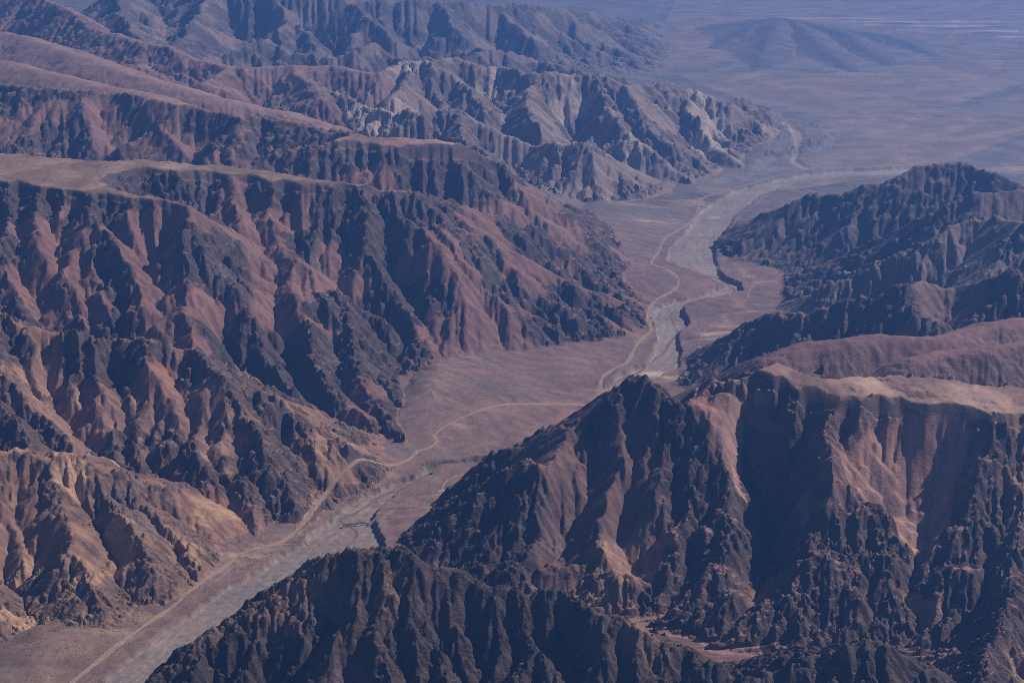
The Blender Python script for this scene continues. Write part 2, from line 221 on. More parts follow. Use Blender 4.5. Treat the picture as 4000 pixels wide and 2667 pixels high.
BED=[(-3269,9440),(-3059,9676),(-2868,10178),(-2655,10619),(-2397,11130),(-2154,11441),(-1878,11893),(-1639,12515),(-1435,12915),(-1166,13194),(-923,13369),(-850,13591),(-594,13698),(-246,13807),(-27,13985),(335,14306),(523,14520),(1082,15772),(1264,16271),(1569,16569),(1768,17164),(1835,17660),(1796,18273),(1851,18697),(2071,19060),(2446,19277),(2778,19559),(2934,19827),(2853,20145),(2591,20540),(2297,21041),(2368,21762),(2747,22796),(3105,24071),(3935,25585),(4957,26623),(5861,27172),(7130,27398),(11830,27938),(11647,27474),(7263,26950),(6164,26695),(5112,26164),(4337,25223),(3699,23923),(3414,22796),(3061,21762),(3001,21041),(2991,20253),(3185,19890),(3137,19559),(2860,19277),(2482,19080),(2268,18829),(2244,18094),(2061,17576),(2091,17004),(1952,16539),(1627,16068),(1351,15744),(710,14580),(374,13997),(17,13720),(-504,13634),(-738,13527),(-794,13348),(-1033,13094),(-1227,12655),(-1279,12368),(-1219,12224),(-1155,12022),(-1117,11792),(-1754,11245),(-2272,10445),(-2562,9860),(-2695,9440)]
BED2=[(5187,31448),(5631,31060),(5936,30220),(5867,29465),(5483,28215),(5541,27627),(5743,27398),(5470,27247),(5308,27938),(5563,29037),(5680,30039),(5409,30823),(5123,31156)]
SCARPS=[(-1157,12048),(2180,17918),(3084,20038),(2124,17164),(2237,18547),(-1276,12515)]
ROAD=[(-3302,9557),(-3123,9985),(-2931,10445),(-2711,10884),(-2509,11338),(-2345,11684),(-2072,11893),(-1947,12109),(-1835,12469),(-1718,12847),(-1580,13114),(-1434,13348),(-1274,13474),(-1073,13687),(-1002,13807),(-969,13918),(-850,14008),(-776,14144),(-806,14283),(-736,14436),(-539,14702),(-311,14938),(-76,15104),(353,15181),(641,15220),(859,15272),(979,15445),(1037,15607),(1005,15814),(1051,16097),(1193,16345),(1361,16554),(1495,17083),(1616,17458),(1750,17745),(1753,18094),(1821,18622),(1957,19099),(2201,19477),(2313,19806),(2316,20124),(2216,20540),(2061,20765),(2039,20948),(2176,21468),(2395,22371),(2640,22769),(2923,23432),(3101,24161),(3181,24650),(3342,24997),(3688,25452),(4231,26026),(5000,26877),(5952,27627),(7261,27938)]
ROAD2=[(2035,20902),(1909,20765),(1869,20584),(1870,20145),(1736,20017),(1540,19827)]
RIVER=[(1222,15730),(1191,16011),(1307,16227),(1500,16419),(1687,16800),(1867,17147),(1971,17492),(2097,17814),(2089,18219),(2114,18678),(2454,19138),(2768,19296),(3077,19559),(3039,19932),(2938,20319)]
RIVER1=[(-1185,11481),(-1380,11742),(-1462,11902),(-1412,12065),(-1406,12197),(-1442,12278),(-1513,12350),(-1579,12441),(-1546,12515),(-1455,12618),(-1367,12760),(-1279,12935),(-1184,13044),(-1056,13124),(-977,13205),(-884,13276),(-826,13317),(-864,13390),(-827,13484),(-752,13537),(-634,13612),(-462,13687),(-237,13775),(-40,13907),(58,14076),(126,14167),(261,14202),(471,14306),(712,14641)]
RAIL=[(-1305,12350),(-1229,12441),(-1101,12608),(-991,12789),(-895,12964),(-806,13174),(-708,13348),(-498,13442),(-198,13463),(60,13506)]
TRACKS=[[(-812,12039),(-779,12287),(-741,12478),(-684,12808),(-647,13114),(-577,13256),(-410,13348)],[(2256,16972),(2362,17542),(2579,18006),(2794,18400),(3031,18829),(3173,19158),(3269,19559),(3380,19932),(3364,20473),(3378,21041)],[(2362,17542),(2359,17745),(2301,18006)],[(1966,15954),(1883,16213),(1867,16464),(1998,16722)],[(-1853,11996),(-1762,11893),(-1692,11792),(-1658,11602)],[(-2069,11876),(-1876,11876),(-1689,11927),(-1593,12109),(-1565,12278)]]
BRIDGE=[(-1552, 12301, -16), (-1440, 12333, -16), (-1332, 12374, -16)]
TRUCKS=[(-2053, 11927), (-2324, 11651), (-2603, 11214), (-3073, 10198), (-430, 14800), (-566, 14702), (2511, 22582)]
BARRIERS=[((-906, 13974), (-838, 14042)), ((-998, 13841), (-953, 13941)), ((-1051, 13655), (-1000, 13775)), ((-1274, 13474), (-1201, 13537)), ((-1877, 12359), (-1817, 12515))]
SHEDS=[(-1796, 12287), (2818, 24934), (2709, 24744)]
PATCHES=[(2469,17576,152,84,(0.52,0.36,0.25),0.8),(2748,17626,409,68,(0.38,0.26,0.18),0.6),(2678,17918,221,140,(0.38,0.26,0.18),0.55),(2502,17409,323,49,(0.38,0.26,0.18),0.5),(2736,18183,56,254,(0.38,0.26,0.18),0.5),(3031,18829,93,231,(0.38,0.26,0.18),0.3),(2972,18418,340,46,(0.38,0.26,0.18),0.5),(1653,16360,214,104,(0.52,0.36,0.25),0.8),(1978,16068,276,87,(0.38,0.26,0.18),0.85),(1859,16126,201,58,(0.52,0.36,0.25),0.6),(3455,21041,89,94,(0.5,0.27,0.17),0.8),(3135,21135,77,70,(0.5,0.27,0.17),0.8),(3285,20363,62,266,(0.5,0.27,0.17),0.4),(3358,20145,98,65,(0.5,0.27,0.17),0.7),(3611,19890,365,63,(0.38,0.26,0.18),0.5),(594,15246,288,66,(0.34,0.17,0.115),0.7),(773,14951,259,178,(0.34,0.17,0.115),0.7),(622,14702,232,173,(0.34,0.17,0.115),0.5),(337,14401,274,95,(0.34,0.17,0.115),0.35),(1027,15272,192,80,(0.34,0.17,0.115),0.5),(-672,12925,37,34,(0.52,0.36,0.25),0.9),(-706,12847,41,15,(0.52,0.36,0.25),0.8),(-615,12751,16,19,(0.52,0.36,0.25),0.8),(-620,12655,21,19,(0.52,0.36,0.25),0.8),(1277,15405,193,107,(0.38,0.26,0.18),0.4),(-3180,10337,240,68,(0.38,0.26,0.18),0.75),(-3416,10445,208,62,(0.38,0.26,0.18),0.5),(-3609,10049,402,195,(0.38,0.26,0.18),0.35),(-2963,10584,140,70,(0.38,0.26,0.18),0.4),(-3628,9676,325,153,(0.38,0.26,0.18),0.3),(-2338,11643,228,49,(0.38,0.26,0.18),0.5),(-2210,11792,230,67,(0.38,0.26,0.18),0.4),(-1868,12109,137,88,(0.38,0.26,0.18),0.45),(2135,24161,653,121,(0.38,0.26,0.18),0.5),(3129,24588,162,282,(0.52,0.36,0.25),0.45),(2827,24526,295,249,(0.38,0.26,0.18),0.5),(2971,22661,240,108,(0.38,0.26,0.18),0.6),(3320,23777,107,117,(0.52,0.36,0.25),0.5),(3616,25485,534,268,(0.38,0.26,0.18),0.35),(2267,23207,420,112,(0.38,0.26,0.18),0.4),(2802,24997,225,258,(0.2,0.17,0.165),0.6),(1277,16097,71,145,(0.38,0.26,0.18),0.5),(-217,14951,283,50,(0.38,0.26,0.18),0.3),(-579,14520,230,84,(0.38,0.26,0.18),0.4),(264,15607,294,41,(0.38,0.26,0.18),0.35),(-1723,12896,207,118,(0.34,0.17,0.115),0.4),(-1306,13348,256,73,(0.34,0.17,0.115),0.4),(-1451,12655,245,76,(0.38,0.26,0.18),0.35),(-2091,12022,117,43,(0.38,0.26,0.18),0.5),(11028,50758,1901,270,(0.4,0.33,0.29),0.8),(12695,49802,2010,259,(0.4,0.33,0.29),0.8),(14380,48654,1966,282,(0.4,0.33,0.29),0.8),(15650,47342,1504,322,(0.4,0.33,0.29),0.8),(15280,49802,1723,188,(0.4,0.33,0.29),0.8),(15489,45995,799,203,(0.4,0.33,0.29),0.8),(11623,48880,846,159,(0.4,0.33,0.29),0.8),(8299,50156,1013,192,(0.075,0.105,0.075),0.8),(11887,50038,577,142,(0.075,0.105,0.075),0.8),(12695,49222,852,161,(0.075,0.105,0.075),0.8),(13914,47989,693,176,(0.075,0.105,0.075),0.8),(13794,50156,867,132,(0.075,0.105,0.075),0.8),(14702,46920,543,168,(0.075,0.105,0.075),0.8),(15715,48431,559,133,(0.075,0.105,0.075),0.8),(15992,47556,412,140,(0.075,0.105,0.075),0.8),(7763,43601,1771,275,(0.33,0.27,0.24),0.3),(7558,31060,1834,193,(0.3,0.24,0.22),0.25)]
GREEN=[(-807, 13593)]

# ------------------------------------------------------------------ numeric helpers
rng = np.random.default_rng(7)

def hash2(ix, iy, seed):
    h = (ix.astype(np.uint32) * np.uint32(374761393) + iy.astype(np.uint32) * np.uint32(668265263) + np.uint32(seed * 69069 + 12345))
    h = (h ^ (h >> np.uint32(13))) * np.uint32(1274126177)
    return (h ^ (h >> np.uint32(16)))

_ga = np.arange(256) * (2 * np.pi / 256)
_GX = np.cos(_ga).astype(np.float32)
_GY = np.sin(_ga).astype(np.float32)

def perlin(x, y, scale, seed=0):
    x = (x / scale + 5000.0).astype(np.float64)
    y = (y / scale + 5000.0).astype(np.float64)
    ix = np.floor(x).astype(np.int64); iy = np.floor(y).astype(np.int64)
    fx = (x - ix).astype(np.float32); fy = (y - iy).astype(np.float32)
    u = fx * fx * fx * (fx * (fx * 6 - 15) + 10)
    v = fy * fy * fy * (fy * (fy * 6 - 15) + 10)
    def g(dx, dy):
        h = hash2(ix + dx, iy + dy, seed) & np.uint32(255)
        return _GX[h] * (fx - dx) + _GY[h] * (fy - dy)
    a = g(0, 0); b = g(1, 0); c = g(0, 1); d = g(1, 1)
    a = a + u * (b - a); c = c + u * (d - c)
    return (a + v * (c - a)) * 1.5

def fbm(x, y, scale, octaves, seed=0, gain=.5):
    t = 0; amp = 1.0
    for i in range(octaves):
        t = t + amp * perlin(x, y, scale / 2 ** i, seed + i)
        amp *= gain
    return t

def ridged(x, y, scale, octaves, seed=0, gain=.5):
    t = 0; amp = 1.0
    for i in range(octaves):
        t = t + amp * (1 - 2 * np.abs(perlin(x, y, scale / 2 ** i, seed + i)))
        amp *= gain
    return t

def sstep(a, b, x):
    t = np.clip((x - a) / (b - a), 0, 1)
    return t * t * (3 - 2 * t)

def inside(poly, x, y):
    c = np.zeros(x.shape, bool)
    n = len(poly)
    for i in range(n):
        x0, y0 = poly[i][:2]; x1, y1 = poly[(i + 1) % n][:2]
        if y0 == y1: continue
        k = (y0 > y) != (y1 > y)
        c ^= k & (x < (x1 - x0) * (y - y0) / (y1 - y0) + x0)
    return c

def polydist(pts, x, y, closed=False, with_t=False):
    best = np.full(x.shape, 1e12, np.float64)
    bt = np.zeros(x.shape) if with_t else None
    acc = 0.0
    n = len(pts)
    for i in range(n if closed else n - 1):
        x0, y0 = pts[i][:2]; x1, y1 = pts[(i + 1) % n][:2]
        dx, dy = x1 - x0, y1 - y0
        L2 = dx * dx + dy * dy
        if L2 == 0: continue
        t = np.clip(((x - x0) * dx + (y - y0) * dy) / L2, 0, 1)
        d = (x - x0 - t * dx) ** 2 + (y - y0 - t * dy) ** 2
        k = d < best
        best = np.where(k, d, best)
        if with_t: bt = np.where(k, acc + t * math.sqrt(L2), bt)
        acc += math.sqrt(L2)
    return (np.sqrt(best), bt) if with_t else np.sqrt(best)

def smooth_line(pts, step):
    """Catmull-Rom resample of a 2D line."""
    P = [np.array(p[:2], float) for p in pts]
    P = [2 * P[0] - P[1]] + P + [2 * P[-1] - P[-2]]
    out = []
    for i in range(1, len(P) - 2):
        n = max(2, int(np.linalg.norm(P[i + 1] - P[i]) / step))
        for k in range(n):
            t = k / n
            out.append(.5 * (2 * P[i] + (P[i + 1] - P[i - 1]) * t + (2 * P[i - 1] - 5 * P[i] + 4 * P[i + 1] - P[i + 2]) * t * t
                             + (-P[i - 1] + 3 * P[i] - 3 * P[i + 1] + P[i + 2]) * t ** 3))
    out.append(P[-2])
    return np.array(out)

# ------------------------------------------------------------------ the survey grid: finer where the land is near
NC, NR = 941, 1561
D0, D1 = 7600.0, 62000.0
tt = np.linspace(D0 ** -.5, D1 ** -.5, NR)
gy = tt ** -2.0
gs = np.linspace(-1, 1, NC)
Y = np.repeat(gy[:, None], NC, 1)
X = gs[None, :] * (0.41 * Y + 1050)

def base_floor(x, y):
    d = polydist(AXIS, x, y)
    dp = polydist(PLAIN, x, y, True)
    dp = np.where(inside(PLAIN, x, y), 0, dp)
    b = np.clip((d - 1300) * .10, 0, 450)
    b = np.minimum(b, np.clip((dp - 300) * .09, 0, 450))
    b = b * (1 - .75 * sstep(200, 900, x) * sstep(11700, 11000, y))
    return b

REGIONS = ['floor', 'plain'] + sorted({r[0] for r in RIDGES} | {r[0] for r in PLATEAUS})
RID = {n: i for i, n in enumerate(REGIONS)}

wx = 75 * fbm(X, Y, 1250, 3, 11) + 34 * fbm(X, Y, 260, 3, 13)
wy = 75 * fbm(X, Y, 1250, 3, 21) + 34 * fbm(X, Y, 260, 3, 23)
WX, WY = X + wx, Y + wy
BASE = base_floor(X, Y)
Hh = BASE.copy()
REG = np.where(inside(PLAIN, X, Y), 1, 0).astype(np.int16)
ROUGH = np.full(X.shape, .25, np.float32)
FLAT = np.zeros(X.shape, bool)

def window(x0, x1, y0, y1):
    i0 = max(0, np.searchsorted(gy, y0) - 1); i1 = min(NR, np.searchsorted(gy, y1) + 1)
    if i1 <= i0: return None
    w0 = .41 * max(y0, D0) + 1050; w1 = .41 * min(max(y1, D0), D1) + 1050
    s0 = min(x0 / w0, x0 / w1); s1 = max(x1 / w0, x1 / w1)
    j0 = max(0, np.searchsorted(gs, s0) - 1); j1 = min(NC, np.searchsorted(gs, s1) + 1)
    if j1 <= j0: return None
    return slice(i0, i1), slice(j0, j1)

def raise_to(w, cand, reg, rough):
    k = cand > Hh[w]
    Hh[w] = np.where(k, cand, Hh[w])
    REG[w] = np.where(k, RID[reg], REG[w])
    ROUGH[w] = np.where(k, rough, ROUGH[w])
    FLAT[w] &= ~k
    return k

for reg, kf, pw, rough, rnd, pts in RIDGES:
    for a, b in zip(pts, pts[1:]):
        zm = max(a[2], b[2])
        R = kf * zm + 150
        w = window(min(a[0], b[0]) - R, max(a[0], b[0]) + R, min(a[1], b[1]) - R, max(a[1], b[1]) + R)
        if w is None: continue
        x, y = WX[w], WY[w]
        dx, dy = b[0] - a[0], b[1] - a[1]
        t = np.clip(((x - a[0]) * dx + (y - a[1]) * dy) / (dx * dx + dy * dy + 1e-6), 0, 1)
        d = np.hypot(x - a[0] - t * dx, y - a[1] - t * dy)
        if rnd: d = np.sqrt(d * d + rnd * rnd) - rnd
        z = a[2] + t * (b[2] - a[2])
        q = np.clip(1 - d / (kf * z + 40), 0, 1)
        raise_to(w, z * q ** pw - 5 * (q <= 0), reg, rough)

for reg, kf, pw, rough, cliff, pts in PLATEAUS:
    zm = max(p[2] for p in pts); R = kf * zm + 150
    xs = [p[0] for p in pts]; ys = [p[1] for p in pts]
    w = window(min(xs) - R, max(xs) + R, min(ys) - R, max(ys) + R)
    x, y = WX[w], WY[w]
    num = den = 0
    best = np.full(x.shape, 1e12); zr = np.zeros(x.shape)
    n = len(pts)
    for i in range(n):
        a, b = pts[i], pts[(i + 1) % n]
        dx, dy = b[0] - a[0], b[1] - a[1]
        t = np.clip(((x - a[0]) * dx + (y - a[1]) * dy) / (dx * dx + dy * dy + 1e-6), 0, 1)
        d2 = (x - a[0] - t * dx) ** 2 + (y - a[1] - t * dy) ** 2
        z = a[2] + t * (b[2] - a[2])
        ww = 1 / (d2 + 900); num = num + ww * z; den = den + ww
        k = d2 < best
        best = np.where(k, d2, best); zr = np.where(k, z, zr)
    d = np.sqrt(best)
    ins = inside(pts, x, y)
    zi = num / den + np.minimum(d, 600) * .03 + (34 if reg == 'red_plateau' else 18) * fbm(x, y, 800, 3, 31) * np.clip(d / 150, 0, 1)
    drop = cliff * sstep(0, 70, d) * (.6 + .6 * perlin(x, y, 350, 77))
    q = np.clip(1 - d / (kf * zr + 40), 0, 1)
    zo = (zr - drop) * q ** pw
    cand = np.where(ins, zi, zo)
    k = raise_to(w, cand, reg, rough)
    FLAT[w] |= (k & ins)
    ROUGH[w] = np.where(k & ins, .12, ROUGH[w])

# slopes that close the side ravine between the near ridges and the plateau mountain
dr = polydist(RAVINE, WX, WY)
side = sstep(200, 900, X) * sstep(11700, 11100, Y) * sstep(8200, 8700, Y) * (1 - inside(VALLEY, WX, WY))
ramp = side * np.clip((dr - 40) * .52, 0, 520)
raise_to((slice(None), slice(None)), np.where(Y > np.interp(X, *np.array(sorted(RAVINE)).T), BASE * .2 + ramp, -1), 'red_plateau', 1.0)

south = side * np.clip((dr - 25) * .45, 0, 240)
raise_to((slice(None), slice(None)), np.where(Y <= np.interp(X, *np.array(sorted(RAVINE)).T), BASE * .2 + south, -1), 'foreground_ridge', 1.0)

# side spurs running down from every crest
rr = random.Random(5)
for reg, kf, pw, rough, rnd, pts in RIDGES:
    if rough < .55: continue
    far = pts[0][1] > 26000
    gap = 1000 if far else 820
    carry = rr.uniform(.2, .8) * gap
    for a, b in zip(pts, pts[1:]):
        L = math.hypot(b[0] - a[0], b[1] - a[1])
        s = carry
        while s < L:
            t = s / L
            z0 = a[2] + t * (b[2] - a[2])
            s += gap * (.55 + 1.6 * rr.random() ** 2)
            if z0 < 140: continue
            px, py = a[0] + t * (b[0] - a[0]), a[1] + t * (b[1] - a[1])
            dirx, diry = (b[0] - a[0]) / L, (b[1] - a[1]) / L
            for sgn in (-1, 1):
                ang = rr.uniform(-.45, .45) + (.35 if b[2] < a[2] else -.35) * sgn * -1
                nx, ny = -diry * sgn, dirx * sgn
                ca, sa = math.cos(ang), math.sin(ang)
                nx, ny = nx * ca - ny * sa, nx * sa + ny * ca
                if rr.random() < .25: continue
                Lr = kf * z0 * rr.uniform(.3, 1.0)
                stretch = rr.uniform(1.06, 1.38)
                q = (px, py, z0 - 12); bend = rr.uniform(-.4, .4)
                for m in range(1, 4):
                    f = m / 3.0
                    c2, s2_ = math.cos(bend / 3), math.sin(bend / 3)
                    nx, ny = nx * c2 - ny * s2_, nx * s2_ + ny * c2
                    d = Lr * f
                    zz = z0 * max(0.0, 1 - d / (kf * z0 * stretch)) ** pw - 12 - 25 * f
                    p2 = (q[0] + nx * Lr / 3, q[1] + ny * Lr / 3, zz)
                    R = 420 if not far else 700
                    w = window(min(q[0], p2[0]) - R, max(q[0], p2[0]) + R, min(q[1], p2[1]) - R, max(q[1], p2[1]) + R)
                    if w is not None:
                        x, y = WX[w], WY[w]
                        dx, dy = p2[0] - q[0], p2[1] - q[1]
                        u = np.clip(((x - q[0]) * dx + (y - q[1]) * dy) / (dx * dx + dy * dy + 1e-6), 0, 1)
                        dd = np.hypot(x - q[0] - u * dx, y - q[1] - u * dy)
                        cand = q[2] + u * (p2[2] - q[2]) - .74 * dd
                        k = (cand > Hh[w]) & ~FLAT[w] & (cand > BASE[w] + 15)
                        Hh[w] = np.where(k, cand, Hh[w])
                        nk = k & (REG[w] < 2)
                        REG[w] = np.where(nk, RID[reg], REG[w]); ROUGH[w] = np.where(nk, rough, ROUGH[w])
                    q = p2
        carry = s - L

# deep gullies and scree chutes cut between the spurs
CHUTE = np.zeros(X.shape)
for slope_c, reach, scree, pts in CARVES:
    for a, b in zip(pts, pts[1:]):
        w = window(min(a[0], b[0]) - reach, max(a[0], b[0]) + reach, min(a[1], b[1]) - reach, max(a[1], b[1]) + reach)
        if w is None: continue
        x, y = WX[w], WY[w]
        dx, dy = b[0] - a[0], b[1] - a[1]
        t = np.clip(((x - a[0]) * dx + (y - a[1]) * dy) / (dx * dx + dy * dy + 1e-6), 0, 1)
        d = np.hypot(x - a[0] - t * dx, y - a[1] - t * dy)
        z = a[2] + t * (b[2] - a[2]) + slope_c * d + np.clip(d - reach * .6, 0, None) * 1.5
        k = (z < Hh[w]) & (d < reach) & ~FLAT[w]
        Hh[w] = np.where(k, np.maximum(z, BASE[w]), Hh[w])
        if scree == 2: CHUTE[w] = np.where(k & (d < reach * .28), 1, CHUTE[w])
        if scree == 1:
            zc_ = a[2] + t * (b[2] - a[2]) + slope_c * np.sqrt(d * d + 60 ** 2) - slope_c * 60
            m = sstep(.55 * reach, .35 * reach, d) * ~FLAT[w] * (Hh[w] - zc_ > -140)
            Hh[w] = Hh[w] * (1 - m) + zc_ * m
            CHUTE[w] = np.maximum(CHUTE[w], m)

# smooth scree aprons
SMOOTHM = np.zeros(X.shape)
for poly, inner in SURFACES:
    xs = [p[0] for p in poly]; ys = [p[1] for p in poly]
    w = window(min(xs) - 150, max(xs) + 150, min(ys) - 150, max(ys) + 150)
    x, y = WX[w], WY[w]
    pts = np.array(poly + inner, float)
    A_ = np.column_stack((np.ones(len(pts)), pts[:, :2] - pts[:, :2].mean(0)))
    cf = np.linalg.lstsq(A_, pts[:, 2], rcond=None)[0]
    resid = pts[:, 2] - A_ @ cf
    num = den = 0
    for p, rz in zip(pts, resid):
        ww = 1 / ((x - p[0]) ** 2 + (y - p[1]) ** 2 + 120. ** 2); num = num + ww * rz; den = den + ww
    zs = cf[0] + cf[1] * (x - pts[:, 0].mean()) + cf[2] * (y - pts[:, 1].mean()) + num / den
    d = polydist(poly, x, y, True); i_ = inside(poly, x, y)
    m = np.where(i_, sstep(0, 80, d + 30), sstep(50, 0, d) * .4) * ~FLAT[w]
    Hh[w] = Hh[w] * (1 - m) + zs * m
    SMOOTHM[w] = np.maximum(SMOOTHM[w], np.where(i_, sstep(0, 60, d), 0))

# nothing stands on the open valley floor
dv = polydist(VALLEY, WX, WY, True); inv_ = inside(VALLEY, WX, WY)
ease = np.where(inv_, 1 - sstep(-50, 420, dv), 1)
apron = np.clip(polydist(BED, WX, WY, True) - 120, 0, 1800) * .10 * (1 - inside(BED, WX, WY)) * (REG != 1)
apron = apron * np.where(inv_, 1, sstep(700, 0, dv))
Hh = np.maximum(BASE + (Hh - BASE) * ease, apron)
FLOORREF = np.maximum(apron, BASE)
REG = np.where((Hh - FLOORREF < np.where(inv_, 15, 4)) & (REG >= 2), np.where(inside(PLAIN, X, Y), 1, 0), REG).astype(np.int16)
H_FEAT = Hh.copy()
H_REL = np.clip(Hh - FLOORREF, 0, None)
# uneven ground before the water runs over it
amp = np.clip(H_REL / 250, .04, 1) * np.where(ROUGH < .45, .4 * ROUGH, np.clip(ROUGH, .15, 1.2))
crag = ridged(WX + wy, WY - wx, 760, 4, 47, .55)
Hh += amp * (44 * (crag - crag.mean()) + 30 * fbm(X, Y, 380, 2, 41) + 12 * fbm(X, Y, 130, 2, 45))
Hh += .6 * rng.standard_normal(X.shape)
Hh += np.clip(1 - H_REL / 60, 0, 1) * (REG == 0) * (2.6 * fbm(X, Y, 330, 3, 48))

# ------------------------------------------------------------------ running water: stream-power erosion on the grid
def fill_pits(h, n=3, eps=.02):
    big = 1e6
    w = np.full(h.shape, big)
    w[0] = h[0]; w[-1] = h[-1]; w[:, 0] = h[:, 0]; w[:, -1] = h[:, -1]
    for _ in range(n):
        for rows in (range(1, h.shape[0]), range(h.shape[0] - 2, -1, -1)):
            st = -1 if rows.step == 1 else 1
            for i in rows:
                p = w[i + st]
                m = np.minimum(p, np.minimum(np.concatenate((p[1:], p[-1:])), np.concatenate((p[:1], p[:-1])))) + eps
                w[i] = np.minimum(w[i], np.maximum(h[i], m))
        for cols in (range(1, h.shape[1]), range(h.shape[1] - 2, -1, -1)):
            st = -1 if cols.step == 1 else 1
            for j in cols:
                w[:, j] = np.minimum(w[:, j], np.maximum(h[:, j], w[:, j + st] + eps))
    return w

def receivers(h, x, y):
    nr, nc = h.shape
    best = np.zeros(h.shape); rec = np.arange(nr * nc).reshape(nr, nc); dist = np.ones(h.shape)
    idx = rec.copy()
    for di in (-1, 0, 1):
        for dj in (-1, 0, 1):
            if di == 0 and dj == 0: continue
            a = (slice(max(0, -di), nr - max(0, di)), slice(max(0, -dj), nc - max(0, dj)))
            b = (slice(max(0, di), nr + min(0, di)), slice(max(0, dj), nc + min(0, dj)))
            L = np.hypot(x[b] - x[a], y[b] - y[a])
            s = (h[a] - h[b]) / L
            k = s > best[a]
            best[a] = np.where(k, s, best[a]); rec[a] = np.where(k, idx[b], rec[a]); dist[a] = np.where(k, L, dist[a])
    return rec.ravel(), dist.ravel(), best

def levels(rec):
    n = rec.size
    depth = (rec != np.arange(n)).astype(np.int32)
    r = rec.copy()
    for _ in range(13):
        depth = depth + depth[r]
        r2 = r[r]
        if np.array_equal(r2, r): break
        r = r2
    order = np.argsort(depth, kind='stable')
    cnt = np.bincount(depth)
    return order, np.concatenate(([0], np.cumsum(cnt)))

def erode(h, x, y, area, kdt, a0, fixed, talus, steps, pits=2, therm=4, m=.5):
    lat = np.hypot(np.diff(x, axis=1), np.diff(y, axis=1)); rad = np.hypot(np.diff(x, axis=0), np.diff(y, axis=0))
    A = None
    for it in range(steps):
        hf = fill_pits(h, pits)
        rec, dist, _ = receivers(hf, x, y)
        order, off = levels(rec)
        A = area.ravel().copy()
        for l in range(len(off) - 2, 0, -1):
            o = order[off[l]:off[l + 1]]
            np.add.at(A, rec[o], A[o]) if o.size < 4000 else A.__iadd__(np.bincount(rec[o], A[o], A.size))
        Fq = kdt.ravel() * np.maximum(A ** m - a0, 0) / dist
        Fq[fixed.ravel()] = 0
        hr = h.ravel().copy()
        for l in range(1, len(off) - 1):
            o = order[off[l]:off[l + 1]]
            r = hr[rec[o]]
            f = Fq[o]
            v = hr[o]
            hr[o] = np.where(v > r, (v + f * r) / (1 + f), v)
        h = hr.reshape(h.shape)
        for _ in range(therm):
            for ax, L in ((1, lat), (0, rad)):
                d = np.diff(h, axis=ax)
                tl = talus[:, 1:] if ax == 1 else talus[1:]
                e = .25 * (np.maximum(d - tl * L, 0) - np.maximum(-d - tl * L, 0))
                if ax == 1:
                    h[:, 1:] -= e; h[:, :-1] += e
                else:
                    h[1:] -= e; h[:-1] += e
    return h, A.reshape(h.shape)

cellL = np.gradient(X, axis=1); cellR = np.gradient(Y, axis=0)
AREA = cellL * cellR
FIXED = (REG < 2) | inside(BED, X, Y)
talus = 0.76 + .22 * perlin(X, Y, 500, 55) + .22 * perlin(X, Y, 90, 56)
talus = np.clip(talus * np.where(ROUGH < .5, .75, 1), .42, 1.1)
SCREE = sstep(.10, .32, fbm(WX, WY, 1000, 2, 57) + .25 * fbm(WX, WY, 300, 2, 58)) * (~FLAT)
SCREE = np.maximum(np.maximum(SCREE, CHUTE * .9), SMOOTHM)
SCREE = np.where(REG == RID['red_plateau'], np.maximum(np.maximum(SCREE * .35, CHUTE), SMOOTHM), SCREE)
SCREE *= np.where(np.isin(REG, [RID['foreground_ridge'], RID['near_hill']]), .35, 1.0)
talus = talus * (1 - SCREE) + np.minimum(talus, .62) * SCREE
KD = .13 * np.exp(1.3 * fbm(WX, WY, 1700, 2, 59)) * np.clip(ROUGH, .12, 1.1) * (1 - .6 * SCREE)
talus = np.where(SMOOTHM > .3, .8, talus)
KD = KD * (1 - .9 * SMOOTHM)
KD = np.where(FLAT, KD * .25, KD)
KD = np.where(ROUGH < .45, KD * .5, KD)
# coarse pass on every second line, then the full grid
s2 = (slice(None, None, 2), slice(None, None, 2))
hc0 = Hh[s2]
hc, _ = erode(hc0.copy(), X[s2], Y[s2], AREA[s2] * 4, KD[s2], 55., FIXED[s2], talus[s2], 12, 2, 7)
dl = hc - hc0
def up2(a, shape):
    b = np.empty(shape)
    b[::2, ::2] = a
    b[1::2, ::2] = .5 * (a[:-1] + a[1:])
    b[:, 1::2] = .5 * (b[:, :-1:2] + b[:, 2::2])
    return b
Hh = Hh + up2(dl, Hh.shape)
Hh, ACC = erode(Hh, X, Y, AREA, KD * .8, 30., FIXED, talus, 4, 1, 8)

# ------------------------------------------------------------------ river bed, terraces, rock relief
gz0, gx0 = np.gradient(Hh)
slope = np.hypot(gx0 / cellL, gz0 / cellR)
floorness = 1 - sstep(.12, .3, slope)
rock = sstep(.42, .72, slope + .12 * perlin(X, Y, 140, 61)) * np.clip(ROUGH * 1.6, .1, 1) * (1 - .8 * SCREE)
d_m = np.clip(cellL / 9., .6, 5)

def smooth(a, n):
    a = a.copy()
    for _ in range(n):
        a[1:-1] = .25 * (a[:-2] + a[2:]) + .5 * a[1:-1]
        a[:, 1:-1] = .25 * (a[:, :-2] + a[:, 2:]) + .5 * a[:, 1:-1]
    return a

